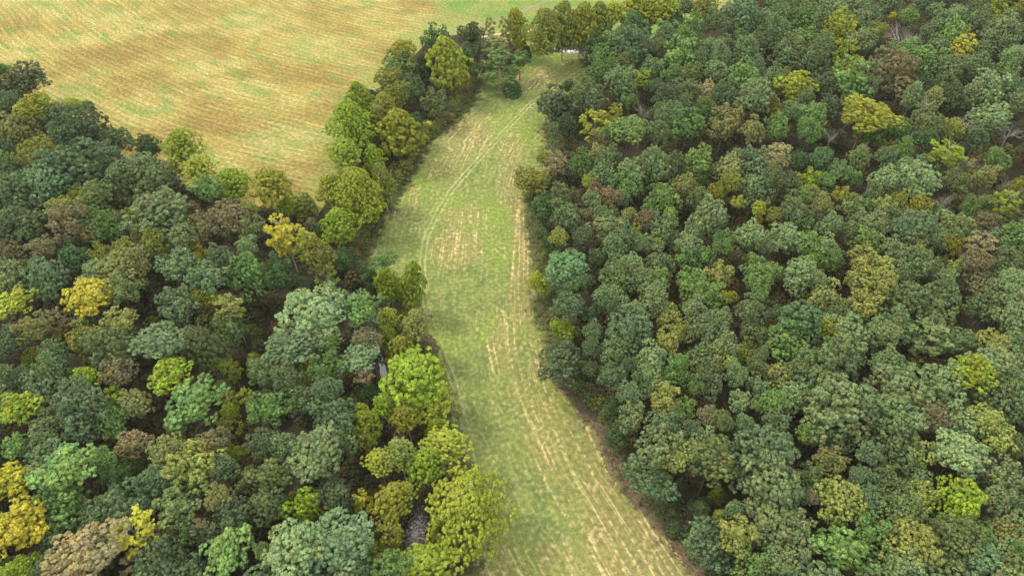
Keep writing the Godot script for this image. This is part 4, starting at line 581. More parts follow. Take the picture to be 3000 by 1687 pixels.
	["oak_tree", "oak", "ggr", 123.5, -228.4, 16.0, 7.6, 7.7, "grey-green oak, first one up-right of the olive-yellow oak above the tall lime tree"],
	["young_tree", "hic", "olv", 121.6, -218.6, 14.3, 7.4, 7.4, "olive young tree, right of the olive-yellow oak above the tall lime tree"],
	["oak_tree", "oak", "lgg", -59.9, -111.9, 16.1, 5.0, 4.6, "pale grey-green oak, above the rich green oak below the bright yellow tree"],
	["broadleaf_tree", "oak", "mgr", 79.8, -43.1, 14.6, 3.5, 3.5, "mid-green broadleaf tree, right of the pale yellow oak near the bottom of the wood"],
	["oak_tree", "oak", "ggr", 138.7, -215.8, 16.0, 7.2, 7.3, "grey-green oak, fourth one left of the lime crown beside the small bare grey tree"],
	["broadleaf_tree", "oak", "lgr", 54.7, -108.0, 15.3, 4.8, 4.9, "fresh green broadleaf tree, first one below the small yellow crown between broad grey-green oaks"],
	["browning_tree", "oak", "bro", 31.4, -120.9, 16.7, 5.1, 5.2, "olive-brown leafy tree, above the upright yellow-tinged oak between grey-green crowns"],
	["young_tree", "hic", "lime", -54.3, -71.6, 9.0, 4.2, 4.2, "lime-green young tree, down-right of the massive deep green oak below the bright yellow-green top"],
	["thin_crowned_tree", "loo", "yog", -52.7, -76.0, 9.0, 4.3, 4.1, "yellow-olive thin-crowned tree, first right of the massive deep green oak below the bright yellow-green top"],
	["shrub", "shr", "olv", -54.2, -86.8, 7.0, 4.5, 3.6, "olive shrub, third one up-right of the massive deep green oak below the bright yellow-green top"],
	["young_tree", "hic", "olv", 81.5, -83.5, 10.0, 4.4, 4.4, "olive young tree, down-left of the thin-leaved oak with spreading bare limbs showing through"],
	["shrub", "shr", "dol", 29.2, -52.0, 4.0, 3.9, 3.1, "dark olive shrub, down-left of the small vivid green bush in the shade under oaks"],
	["thin_crowned_tree", "loo", "yog", -26.1, -64.1, 14.0, 3.9, 7.8, "yellow-olive thin-crowned tree, down-left of the large brilliant yellow-green tree beside the track"],
	["broadleaf_tree", "oak", "dgr", 123.0, -184.3, 15.8, 6.5, 6.6, "dark green broadleaf tree, up-left of the leaning bare white limbs over a brown clearing"],
	["sycamore_tree", "syc", "ogg", 90.6, -145.5, 16.9, 5.6, 6.4, "olive-grey sycamore, down-right of the bare white tree behind the tan oak"],
	["oak_tree", "oak", "ggr", 77.1, -191.1, 12.3, 6.7, 6.8, "grey-green oak, first one up-right of the dome-shaped olive oak with a browning underside"],
	["broadleaf_tree", "oak", "mgr", -60.2, -64.6, 16.0, 3.8, 3.9, "mid-green broadleaf tree, first down-left of the massive deep green oak below the bright yellow-green top"],
	["broadleaf_tree", "oak", "mgr", 48.6, -142.2, 12.7, 5.6, 5.7, "mid-green broadleaf tree, first one down-left of the dome-shaped olive oak with a browning underside"],
	["yellow_green_tree", "oak", "olv", 54.6, -135.2, 15.8, 5.4, 5.5, "olive tree, up-left of the small yellow crown between broad grey-green oaks"],
	["broadleaf_tree", "oak", "lgr", 92.1, -195.7, 13.4, 6.7, 6.8, "fresh green broadleaf tree, first one down-left of the olive-yellow oak above the tall lime tree"],
	["broadleaf_tree", "oak", "mgr", 92.4, -234.3, 16.7, 7.5, 7.6, "mid-green broadleaf tree, third one left of the olive-yellow oak above the tall lime tree"],
	["yellow_green_tree", "oak", "yog", 51.8, -135.5, 13.1, 5.4, 5.5, "yellow-olive tree, first one up-left of the small yellow crown between broad grey-green oaks"],
	["broadleaf_tree", "oak", "dgr", 74.0, -144.7, 16.2, 5.5, 5.6, "dark green broadleaf tree, first up-left of the vivid lime crown beside the tan brown oak"],
	["oak_tree", "oak", "dgg", 19.5, -111.3, 13.4, 4.8, 4.9, "dark grey-green oak, second one left of the upright yellow-tinged oak between grey-green crowns"],
	["young_tree", "hic", "yog", 82.0, -132.7, 14.3, 5.3, 5.3, "yellow-olive young tree, first one down-right of the vivid lime crown beside the tan brown oak"],
	["broadleaf_tree", "oak", "dol", 16.0, -79.6, 13.0, 4.2, 4.2, "dark olive broadleaf tree, first right of the large round grey-green tree jutting onto the meadow"],
	["broadleaf_tree", "oak", "dgr", 19.6, -72.8, 11.0, 4.1, 4.1, "dark green broadleaf tree, first down-right of the large round grey-green tree jutting onto the meadow"],
	["bare_tree", "dead", "dead", 86.4, -155.8, 16.5, 5.7, 5.7, "bare white tree behind the tan oak"],
	["broadleaf_tree", "oak", "dgr", 15.7, -100.4, 16.4, 4.5, 4.6, "dark green broadleaf tree, second right of the soft yellow-green bush tree at the meadow edge"],
	["yellow_green_tree", "oak", "olv", 10.7, -114.5, 16.4, 4.8, 4.7, "olive tree, down-right of the deep green tree bulging onto the meadow edge"],
	["broadleaf_tree", "oak", "dgr", 16.8, -94.6, 13.4, 4.4, 4.5, "dark green broadleaf tree, first down-right of the soft yellow-green bush tree at the meadow edge"],
	["yellow_green_tree", "oak", "ygl", 33.4, -116.2, 13.7, 4.8, 5.7, "upright yellow-tinged oak between grey-green crowns"],
	["sycamore_tree", "syc", "lime", -58.4, -135.1, 9.0, 5.3, 4.7, "lime-green sycamore, first one up-right of the rich green oak below the bright yellow tree"],
	["sycamore_tree", "syc", "lime", -25.8, -88.7, 13.0, 4.2, 6.1, "lime-green sycamore, first one down-left of the pale yellow-green tree alone beside the track's bend"],
	["sycamore_tree", "syc", "yog", -28.7, -70.1, 13.0, 3.9, 5.0, "yellow-olive sycamore, first one below the blue-grey oak with a dead reddish underside"],
	["sycamore_tree", "syc", "lime", -14.2, -68.3, 11.0, 3.9, 5.0, "lime-green sycamore, down-right of the large brilliant yellow-green tree beside the track"],
	["broadleaf_tree", "oak", "mgr", 79.6, -137.2, 15.1, 5.2, 5.3, "mid-green broadleaf tree, first one right of the vivid lime crown beside the tan brown oak"],
	["yellow_green_tree", "oak", "olv", 62.9, -124.3, 14.3, 4.9, 5.0, "olive tree, first one right of the small yellow crown between broad grey-green oaks"],
	["oak_tree", "oak", "lgg", 118.8, -119.4, 13.5, 4.8, 4.9, "pale grey-green oak, up-right of the white bare branches hanging below another bare crown"],
	["browning_tree", "oak", "bro", -37.1, -43.3, 14.6, 3.2, 3.3, "olive-brown leafy tree, first one right of the thin tan twiggy tree near the bottom edge"],
	["sycamore_tree", "syc", "olg", 121.2, -174.2, 16.8, 5.8, 6.3, "pale olive sycamore, up-left of the leaning bare white limbs over a brown clearing"],
	["young_tree", "hic", "lime", -79.6, -125.7, 11.4, 4.9, 4.9, "lime-green young tree, first down-left of the small reddish brown tree beside the large brown oak"],
	["young_tree", "hic", "ygl", -80.5, -113.3, 12.5, 4.6, 4.6, "pale yellow-green young tree, up-left of the pale silvery oak with small yellow crowns behind it"],
	["young_tree", "hic", "lime", -40.5, -78.6, 13.0, 3.9, 3.9, "lime-green young tree, first one left of the blue-grey oak with a dead reddish underside"],
	["oak_tree", "oak", "ggr", 146.8, -231.2, 15.1, 6.9, 7.0, "grey-green oak, third one left of the lime crown beside the small bare grey tree"],
	["thin_crowned_tree", "loo", "yog", 29.1, -166.8, 15.7, 5.6, 5.3, "yellow-olive thin-crowned tree, up-left of the big fresh green oak beside the bright yellow-green tree"],
	["broadleaf_tree", "oak", "dgr", 12.3, -127.8, 15.1, 4.8, 4.9, "dark green broadleaf tree, first right of the deep green tree bulging onto the meadow edge"],
	["broadleaf_tree", "oak", "lgr", 56.3, -103.2, 16.5, 4.3, 4.4, "fresh green broadleaf tree, second one below the small yellow crown between broad grey-green oaks"],
	["shrub", "shr", "olv", 36.8, -52.9, 6.0, 3.5, 2.8, "olive shrub, below the small vivid green bush in the shade under oaks"],
	["shrub", "shr", "bro", -51.1, -130.6, 6.0, 5.0, 4.0, "olive-brown shrub, above the yellow thin tree beside the stony creek pool"],
	["yellow_green_tree", "oak", "olv", -90.8, -81.6, 10.0, 4.0, 4.0, "olive tree, below the thin brown twiggy tree below the arching yellow crown"],
	["thin_crowned_tree", "loo", "yog", -56.6, -81.9, 11.0, 4.0, 6.7, "yellow-olive thin-crowned tree, first up-right of the massive deep green oak below the bright yellow-green top"],
	["shrub", "shr", "olv", -30.8, -75.5, 8.0, 3.9, 3.1, "olive shrub, first one below the blue-grey oak with a dead reddish underside"],
	["young_tree", "hic", "yog", -50.6, -63.4, 10.0, 3.6, 3.6, "yellow-olive young tree, first up-right of the pale yellow-flecked oak top in the lower left wood"],
	["shrub", "shr", "olv", -24.7, -49.6, 7.0, 3.4, 2.7, "olive shrub, first one up-left of the lime-green creek tree cut by the bottom edge"],
	["shrub", "shr", "dgr", 0.0, -198.4, 5.0, 6.4, 4.3, "dark bush leaning at the foot of the lone green tree"],
	["broadleaf_tree", "oak", "dgr", -27.5, -202.1, 13.0, 6.4, 11.4, "dark green broadleaf tree, second one up-left of the twiggy tan tree at the meadow edge"],
	["yellow_green_tree", "oak", "olv", 125.6, -134.0, 15.6, 4.9, 5.0, "olive tree, up-right of the wide fresh green layered tree near the right edge"],
	["broadleaf_tree", "oak", "mgr", 72.1, -108.5, 16.1, 4.3, 4.4, "mid-green broadleaf tree, first left of the broad yellow-tinged oak in front of a dark hollow"],
	["browning_tree", "oak", "bro", 50.0, -52.8, 13.4, 3.3, 3.4, "olive-brown leafy tree, first left of the pale yellow oak near the bottom of the wood"],
	["yellow_green_tree", "oak", "yog", 100.5, -113.6, 15.0, 4.4, 4.5, "yellow-olive tree, first one left of the straw-coloured thin tree below white bare branches"],
	["young_tree", "hic", "tan", 115.9, -182.8, 15.3, 5.8, 5.8, "straw-tan young tree, up-left of the leaning bare white limbs over a brown clearing"],
	["oak_tree", "oak", "lgg", 58.0, -144.6, 16.6, 5.0, 5.1, "pale grey-green oak, first one below the dome-shaped olive oak with a browning underside"],
	["oak_tree", "oak", "lgg", 150.4, -225.1, 17.7, 6.4, 6.6, "pale grey-green oak, first one left of the lime crown beside the small bare grey tree"],
	["browning_tree", "oak", "rus", 17.7, -124.2, 13.9, 4.5, 4.6, "smaller rusty brown tree nearer the deep green edge tree"],
	["young_tree", "hic", "lime", 39.2, -186.3, 15.5, 5.7, 5.7, "lime green crown standing out among grey-green oaks near the upper meadow"],
	["broadleaf_tree", "oak", "mgr", 33.7, -173.1, 16.1, 5.4, 5.5, "mid-green broadleaf tree, first one up-left of the pinkish brown bare-twigged tree among grey-green oaks"],
	["sycamore_tree", "syc", "lgg", 116.6, -175.8, 17.2, 5.4, 7.7, "slender leafy tree on a white trunk beside a dark gap"],
	["bare_tree", "dead", "dead", 115.4, -140.5, 17.8, 4.7, 3.8, "grey bare branches rising beside the wide lime crown"],
	["young_tree", "hic", "lime", 142.3, -234.8, 13.5, 6.5, 6.5, "pale lime crown near the far top of the wood"],
	["young_tree", "hic", "lime", 29.1, -118.5, 14.1, 4.3, 4.3, "rounded lime crown between grey-green oaks behind the rusty trees"],
	["broadleaf_tree", "oak", "lgr", -39.4, -42.8, 14.9, 2.9, 2.9, "fresh green broadleaf tree, first right of the thin tan twiggy tree near the bottom edge"],
	["broadleaf_tree", "oak", "lgr", 45.3, -69.1, 15.9, 3.3, 3.4, "fresh green broadleaf tree, first right of the olive-brown oak just below the dark reddish gap"],
	["yellow_green_tree", "oak", "olv", 94.3, -129.1, 15.3, 4.4, 4.5, "olive tree, first one left of the low grey twiggy dead tree"],
	["broadleaf_tree", "oak", "dgr", 8.9, -116.6, 12.0, 4.2, 4.3, "dark green broadleaf tree, first one below the deep green tree bulging onto the meadow edge"],
	["yellow_green_tree", "oak", "yog", 46.7, -97.8, 14.2, 3.8, 4.6, "yellow-olive tree, first one right of the tall yellow-tinged oak right of the pale blue-green oak"],
	["broadleaf_tree", "oak", "mgr", 33.0, -127.4, 14.8, 4.3, 4.4, "mid-green broadleaf tree, first one above the upright yellow-tinged oak between grey-green crowns"],
	["young_tree", "hic", "yog", 69.7, -78.0, 10.0, 3.5, 3.5, "yellow-olive young tree, down-left of the thin-leaved oak with spreading bare limbs showing through"],
	["shrub", "shr", "lime", 37.6, -57.4, 5.0, 3.2, 2.6, "small vivid green bush in the shade under oaks"],
	["shrub", "shr", "olv", -54.1, -85.2, 7.0, 3.7, 2.9, "olive shrub, second one up-right of the massive deep green oak below the bright yellow-green top"],
	["shrub", "shr", "dgg", -45.6, -193.1, 5.0, 5.6, 3.7, "dark grey-green shrub, down-left of the second thin white-trunked tree, with a forked bare top"],
	["bare_tree", "dead", "tan", -23.2, -76.9, 16.4, 3.4, 7.1, "straw-tan tree, left of the large brilliant yellow-green tree beside the track"],
	["bare_tree", "dead", "dead", 96.9, -170.2, 16.0, 4.9, 4.4, "small grey bare top behind the broad bright olive oak"],
	["bare_tree", "dead", "dead", 111.1, -116.3, 16.7, 4.0, 3.6, "white bare crown above the straw-coloured tree"],
	["bare_tree", "dead", "dead", 112.4, -114.1, 15.6, 4.0, 3.6, "white bare branches hanging below another bare crown"],
	["yellow_green_tree", "oak", "ygl", 98.7, -106.6, 14.3, 3.8, 3.9, "pale yellow-green tree, first one down-left of the straw-coloured thin tree below white bare branches"],
	["broadleaf_tree", "oak", "mgr", 99.7, -218.0, 15.5, 5.6, 5.7, "mid-green broadleaf tree, first one left of the olive-yellow oak above the tall lime tree"],
	["young_tree", "hic", "lime", 38.0, -124.6, 13.9, 4.0, 4.0, "lime-green young tree, first one up-right of the upright yellow-tinged oak between grey-green crowns"],
	["browning_tree", "oak", "bro", 15.9, -137.8, 10.0, 4.3, 4.4, "olive-brown leafy tree, first one down-left of the small upright lime tree beside rusty brown crowns"],
	["young_tree", "hic", "yog", 55.7, -129.7, 13.7, 4.1, 4.1, "yellow-olive young tree, up-left of the small yellow crown between broad grey-green oaks"],
	["browning_tree", "oak", "bro", 74.1, -126.2, 13.4, 3.9, 4.0, "olive-brown leafy tree, first one below the vivid lime crown beside the tan brown oak"],
	["young_tree", "hic", "yog", 59.2, -125.1, 15.3, 3.9, 3.9, "yellow-olive young tree, above the small yellow crown between broad grey-green oaks"],
	["young_tree", "hic", "lime", -92.1, -125.2, 13.6, 3.9, 3.9, "lime-green young tree, first left of the small reddish brown tree beside the large brown oak"],
	["bare_tree", "dead", "dead", 33.5, -213.5, 16.5, 5.3, 4.8, "pale bare tree behind the head of the meadow"],
	["bare_tree", "dead", "dead", 157.9, -220.5, 16.9, 5.4, 4.8, "small bare grey tree near the top corner of the wood"],
	["broadleaf_tree", "oak", "dol", 22.3, -77.2, 17.2, 3.0, 3.1, "dark olive broadleaf tree, below the large pale blue-green oak near the lower meadow edge"],
	["young_tree", "hic", "yog", -131.6, -147.2, 13.5, 4.2, 4.2, "yellow-olive young tree, above the very broad blue-green oak at the picture's left edge"],
	["shrub", "shr", "dgr", -48.5, -128.8, 6.0, 4.0, 3.2, "dark green shrub, above the yellow thin tree beside the stony creek pool"],
	["young_tree", "hic", "lime", -59.1, -82.6, 10.0, 3.2, 3.2, "lime-green young tree, first up-right of the massive deep green oak below the bright yellow-green top"],
	["yellow_green_tree", "oak", "olv", 8.5, -155.0, 9.0, 4.3, 4.4, "olive tree, first one up-left of the twiggy tan tree at the meadow edge"],
	["young_tree", "hic", "rus", -78.0, -127.3, 13.4, 3.8, 3.8, "small reddish brown tree beside the large brown oak"],
	["young_tree", "hic", "yog", 150.6, -217.4, 14.2, 5.2, 5.2, "yellow-olive young tree, first one down-left of the lime crown beside the small bare grey tree"],
	["browning_tree", "oak", "rus", 20.7, -133.9, 15.1, 3.8, 3.9, "rusty brown leafy tree, down-right of the small upright lime tree beside rusty brown crowns"],
	["young_tree", "hic", "lime", 19.6, -139.0, 12.5, 3.8, 3.4, "small upright lime tree beside rusty brown crowns"],
	["broadleaf_tree", "oak", "dgr", 17.3, -190.7, 10.0, 4.5, 5.2, "narrow dark blue-green tree at the meadow edge beside the track"],
	["young_tree", "hic", "yog", 179.4, -236.7, 13.3, 5.1, 5.1, "yellow-olive young tree, right of the lime crown beside the small bare grey tree"],
	["broadleaf_tree", "oak", "mgr", -156.1, -191.4, 15.2, 4.4, 4.4, "mid-green broadleaf tree, up-left of the pale blue-green tree beside the golden field's lower corner"],
	["broadleaf_tree", "oak", "dgr", -97.0, -150.7, 9.0, 3.7, 3.8, "dark green broadleaf tree, left of the round yellow-green tree beside the bright green lobed tree"],
	["thin_crowned_tree", "loo", "olg", -7.8, -224.6, 14.0, 4.7, 7.1, "thin tree with a white trunk beyond the sandy track"],
	["thin_crowned_tree", "loo", "ygl", -2.4, -222.0, 15.0, 4.7, 9.0, "second thin white-trunked tree, with a forked bare top"],
	["shrub", "shr", "yel", -25.4, -178.0, 3.0, 4.2, 2.5, "low bush dotted with yellow flowers on the meadow edge"],
	["broadleaf_tree", "oak", "mgr", 85.7, -126.9, 15.0, 3.2, 3.2, "mid-green broadleaf tree, first one down-right of the vivid lime crown beside the tan brown oak"],
	["young_tree", "hic", "lime", -127.8, -149.7, 14.7, 3.3, 3.3, "lime-green young tree, left of the pale blue-green tree beside the golden field's lower corner"],
	["young_tree", "hic", "lime", 65.1, -77.2, 10.0, 2.3, 2.3, "lime-green young tree, down-left of the thin-leaved oak with spreading bare limbs showing through"],
	["shrub", "shr", "dgr", 5.2, -223.4, 4.0, 4.1, 3.8, "dark green shrub, down-right of the second thin white-trunked tree, with a forked bare top"],
	["shrub", "shr", "dgr", -6.4, -223.4, 4.0, 4.1, 3.8, "dark green shrub, first down-left of the second thin white-trunked tree, with a forked bare top"],
	["young_tree", "hic", "yel", 60.2, -125.4, 11.6, 2.9, 2.9, "small yellow crown between broad grey-green oaks"],
	["bare_tree", "dead", "dead", 117.8, -171.4, 17.1, 3.2, 5.4, "thin bare forked stem in the dark gap of the wood"],
	["bare_tree", "dead", "dead", 123.3, -135.0, 16.2, 2.8, 5.2, "leaning bare pole above a brown gap at the right edge"],
	["young_tree", "hic", "lime", 40.6, -218.8, 11.0, 3.7, 3.7, "small lime tree below the pale bare tree"],
	["young_tree", "hic", "lime", 126.2, -222.4, 12.7, 3.7, 3.7, "lime-green young tree, right of the olive-yellow oak above the tall lime tree"],
	["young_tree", "hic", "yel", 132.4, -230.6, 12.3, 2.8, 2.8, "yellow young tree, right of the olive-yellow oak above the tall lime tree"],
]
const FAR_OAKS := [
	["bgr", 84.3, -50.9, 14.3, 3.8, 3.9],
	["dgg", -135.4, -150.5, 15.0, 6.3, 6.4],
	["olg", -86.6, -117.4, 14.3, 4.8, 4.9],
	["ggr", 90.0, -224.3, 18.3, 7.7, 7.8],
	["ggr", 25.3, -138.2, 13.7, 4.5, 4.5],
	["olg", 27.9, -124.1, 14.7, 4.8, 5.5],
	["ggr", 27.6, -100.9, 17.4, 5.8, 5.9],
	["ggr", 97.3, -146.1, 16.3, 5.4, 5.5],
	["ggr", 107.3, -144.8, 15.5, 6.8, 7.0],
	["ggr", 90.2, -132.8, 14.9, 5.2, 5.3],
	["ggr", 94.0, -132.3, 13.9, 4.9, 5.0],
	["ggr", 103.0, -126.5, 13.7, 5.0, 5.1],
	["ogg", 116.3, -129.8, 14.0, 4.9, 5.0],
	["bgr", 42.0, -65.7, 15.7, 3.9, 4.0],
	["dgg", 31.7, -64.0, 16.6, 4.2, 4.3],
	["bgr", 113.8, -226.2, 14.7, 6.4, 6.5],
	["ggr", 21.0, -123.4, 15.6, 4.7, 4.8],
	["ggr", 37.7, -116.3, 13.2, 4.1, 4.2],
	["olg", 74.4, -132.3, 14.8, 4.8, 4.9],
	["olg", 75.3, -127.2, 15.8, 5.3, 5.4],
	["dgg", 54.7, -92.8, 14.3, 3.6, 3.7],
	["bgr", 58.8, -55.5, 15.7, 3.5, 3.6],
	["bgr", -117.1, -148.0, 15.2, 5.2, 5.3],
	["dgg", -47.7, -106.9, 9.0, 4.0, 4.1],
	["dgg", -93.4, -76.3, 15.6, 4.1, 4.2],
	["ggr", -96.3, -76.0, 16.2, 4.2, 4.3],
	["ogg", 46.5, -204.4, 16.1, 5.3, 5.4],
	["dgg", 42.7, -182.6, 14.9, 5.4, 5.5],
	["ggr", 58.2, -196.1, 16.9, 6.2, 6.3],
	["bgr", 75.9, -194.2, 15.7, 5.7, 5.8],
	["ggr", 41.6, -167.3, 16.3, 4.9, 5.0],
	["ggr", 99.9, -235.8, 15.9, 6.4, 6.5],
	["dgg", 143.5, -234.8, 16.4, 6.6, 6.7],
	["ggr", 166.5, -214.3, 16.4, 6.5, 6.6],
	["ggr", 26.7, -130.7, 14.9, 5.1, 5.2],
	["ggr", 24.4, -126.1, 13.0, 4.1, 4.2],
	["ggr", 56.4, -112.0, 16.5, 4.5, 4.6],
	["lgg", 65.6, -100.6, 16.8, 3.9, 4.0],
	["dgg", 15.5, -83.4, 15.3, 3.6, 3.7],
	["ggr", 29.4, -112.4, 15.9, 4.0, 4.0],
	["dgg", 6.7, -120.9, 11.0, 3.7, 3.8],
	["ggr", 26.0, -155.7, 16.1, 4.7, 4.8],
	["olg", 83.5, -189.9, 13.9, 4.4, 4.5],
	["ggr", 12.0, -167.0, 10.0, 3.8, 3.9],
	["ggr", 49.6, -82.6, 13.8, 2.9, 3.0],
]
const GROUPS := {"oak_tree": "grey-green oaks of the woods", "broadleaf_tree": "green broadleaf trees of the woods", "yellow_green_tree": "yellow-green trees of the woods", "browning_tree": "browning trees of the woods", "sycamore_tree": "sycamores along the creek", "young_tree": "young trees among the oaks", "thin_crowned_tree": "thin-crowned trees of the woods", "bare_tree": "bare dead trees of the woods", "shrub": "shrubs along the wood edges"}


# linear base colours of the foliage
const TINTS := {
	"ggr": [0.104, 0.148, 0.059], "lgg": [0.140, 0.189, 0.078], "bgr": [0.104, 0.158, 0.073], "dgg": [0.076, 0.110, 0.049],
	"ogg": [0.110, 0.144, 0.049], "olg": [0.160, 0.174, 0.058], "mgr": [0.087, 0.148, 0.041], "lgr": [0.117, 0.189, 0.051],
	"dgr": [0.056, 0.098, 0.034], "tea": [0.080, 0.144, 0.057], "dol": [0.061, 0.087, 0.035], "olv": [0.150, 0.166, 0.032],
	"yog": [0.196, 0.216, 0.026], "ygl": [0.196, 0.222, 0.058], "lime": [0.166, 0.224, 0.022], "yel": [0.300, 0.285, 0.030],
	"byg": [0.235, 0.265, 0.030], "tan": [0.220, 0.200, 0.095], "bro": [0.135, 0.125, 0.060], "rus": [0.142, 0.110, 0.052],
	"dead": [0.200, 0.180, 0.160],
}

# edges of the meadow as [z, left x, right x]
const MEADOW := [
	[-30.0, -9.0, 42.0], [-36.0, -9.0, 38.0], [-44.0, -8.0, 33.5], [-51.0, -8.0, 29.5], [-60.0, -9.0, 23.0], [-66.0, -11.0, 21.5], [-73.0, -13.5, 18.5], [-80.0, -15.0, 14.5],
	[-85.0, -16.0, 11.0], [-93.0, -20.5, 10.0], [-97.0, -21.5, 10.0], [-105.0, -23.5, 7.0], [-113.0, -27.0, 9.0], [-116.0, -34.0, 9.0], [-120.0, -38.5, 8.0], [-129.0, -37.0, 7.0],
	[-135.0, -36.0, 6.0], [-147.0, -33.0, 6.0], [-158.0, -29.0, 11.0], [-171.0, -27.0, 11.0], [-177.0, -22.0, 10.0], [-184.0, -18.0, 13.0], [-195.0, -14.0, 19.0],
	[-207.0, -11.0, 26.0], [-214.0, -8.0, 28.0], [-221.0, 3.0, 26.0], [-226.0, 9.0, 22.0]]
# the wheel track along the meadow, [z, x]
const TRACK := [[-30.0, -3.0], [-44.0, -5.0], [-62.5, -7.1], [-70.2, -8.7], [-76.7, -10.4], [-84.6, -12.5], [-93.1, -15.7], [-102.4, -19.1], [-109.9, -21.0], [-120.6, -22.4], [-129.3, -22.3],
	[-137.8, -20.4], [-148.7, -16.9], [-161.4, -10.7], [-175.3, -3.4], [-191.8, 5.3], [-206.4, 17.6], [-220.0, 30.0]]
# where the mowing rows run, [z, x] of one row
const ROW := [[-30.0, 24.0], [-44.0, 17.5], [-62.0, 8.5], [-82.0, 1.5], [-95.0, -1.0], [-110.0, -1.6], [-148.0, -1.0], [-160.0, 0.6], [-171.0, 3.6], [-180.0, 8.0], [-206.0, 24.0], [-230.0, 42.0]]
# dry, tan patches of the meadow, [x, z, half width, half length, strength]
const DRY := [[-14.0, -126.0, 5.5, 7.0, 0.75], [-13.0, -138.0, 5.0, 4.0, 0.5], [4.0, -125.0, 2.6, 24.0, 0.75], [-2.0, -94.0, 3.0, 9.0, 0.6], [-14.0, -176.0, 7.0, 12.0, 0.75], [0.0, -160.0, 4.0, 16.0, 0.65],
	[10.0, -207.0, 10.0, 7.0, 0.55], [-20.0, -163.0, 6.0, 8.0, 0.5], [8.0, -72.0, 4.5, 10.0, 0.6], [17.0, -62.0, 4.0, 12.0, 0.75], [22.0, -48.0, 9.0, 10.0, 0.95], [10.0, -45.0, 6.0, 6.0, 0.5], [6.5, -88.0, 2.0, 8.0, 0.6],
	[-2.0, -45.0, 6.0, 5.0, 0.55], [-28.0, -140.0, 3.0, 8.0, 0.3], [26.0, -56.0, 3.0, 8.0, 0.5]]

var taken := {}
var bark := {}
var leaf_mats := {}
var crowns := {}
var trunks := {}
var rng := RandomNumberGenerator.new()


class Buf:
	var v := PackedVector3Array()
	var n := PackedVector3Array()
	var c := PackedColorArray()
	var i := PackedInt32Array()

	func quad(at: Vector3, face: Vector3, shade: Vector3, a: float, b: float, turn: float, col: Color) -> void:
		var t := face.cross(Vector3.UP if absf(face.y) < 0.9 else Vector3.RIGHT).normalized()
		var u := face.cross(t)
		var p := (t * cos(turn) + u * sin(turn)) * a
		var q := (u * cos(turn) - t * sin(turn)) * b
		var k := v.size()
		v.append(at - p); v.append(at + q * 0.8 + p * 0.12); v.append(at + p); v.append(at - q * 0.8 + p * 0.12)
		for j in 4:
			n.append(shade); c.append(col)
		i.append(k); i.append(k + 1); i.append(k + 2); i.append(k); i.append(k + 2); i.append(k + 3)

	func stick(a: Vector3, b: Vector3, ra: float, rb: float, sides: int, col: Color) -> void:
		var d := (b - a).normalized()
		var t := d.cross(Vector3.UP if absf(d.y) < 0.9 else Vector3.RIGHT).normalized()
		var u := d.cross(t)
		var k := v.size()
		for j in sides + 1:
			var w := TAU * j / sides
			var o := t * cos(w) + u * sin(w)
			v.append(a + o * ra); v.append(b + o * rb)
			n.append(o); n.append(o); c.append(col); c.append(col)
		for j in sides:
			var q := k + j * 2
			i.append(q); i.append(q + 1); i.append(q + 2); i.append(q + 1); i.append(q + 3); i.append(q + 2)

	func mesh() -> ArrayMesh:
		var a := []
		a.resize(Mesh.ARRAY_MAX)
		a[Mesh.ARRAY_VERTEX] = v; a[Mesh.ARRAY_NORMAL] = n; a[Mesh.ARRAY_COLOR] = c; a[Mesh.ARRAY_INDEX] = i
		var m := ArrayMesh.new()
		m.add_surface_from_arrays(Mesh.PRIMITIVE_TRIANGLES, a)
		return m


func srgb(r: float, g: float, b: float) -> Color:
	return Color(r, g, b).linear_to_srgb()


func numbered(called: String) -> String:
	if not taken.has(called):
		taken[called] = 0
		return called
	taken[called] += 1
	return "%s_%03d" % [called, taken[called]]


func tag(o: Node, label: String, category := "", group := "", kind := "") -> void:
	if label: o.set_meta("label", label)
	if category: o.set_meta("category", category)
	if group: o.set_meta("group", group)
	if kind: o.set_meta("kind", kind)


func part(called: String, m: Mesh, mat: Material, parent: Node) -> MeshInstance3D:
	var o := MeshInstance3D.new()
	o.name = called; o.mesh = m; o.material_override = mat
	parent.add_child(o, true)
	return o


func dull(r: float, g: float, b: float, rough := 0.9) -> StandardMaterial3D:
	var m := StandardMaterial3D.new()
	m.albedo_color = srgb(r, g, b); m.roughness = rough
	m.metallic_specular = 0.3
	return m


func leafy(tint: String, alt: int) -> StandardMaterial3D:
	var key := "%s%d" % [tint, alt]
	if not leaf_mats.has(key):
		var t: Array = TINTS[tint]
		var k := 1.85 * (0.9 + 0.2 * alt)
		var m := StandardMaterial3D.new()
		m.resource_name = "leaves_" + key
		m.albedo_color = srgb(t[0] * k * (1.0 + 0.08 * (0.5 - alt)), t[1] * k, t[2] * k)
		m.vertex_color_use_as_albedo = true
		m.roughness = 0.55
		m.metallic_specular = 0.25
		m.cull_mode = BaseMaterial3D.CULL_DISABLED
		m.backlight_enabled = true
		m.backlight = Color(0.74, 0.74, 0.74)
		leaf_mats[key] = m
	return leaf_mats[key]


func around_sphere() -> Vector3:
	var y := rng.randf_range(-1.0, 1.0)
	var a := rng.randf() * TAU
	var r := sqrt(1.0 - y * y)
	return Vector3(r * cos(a), y, r * sin(a))


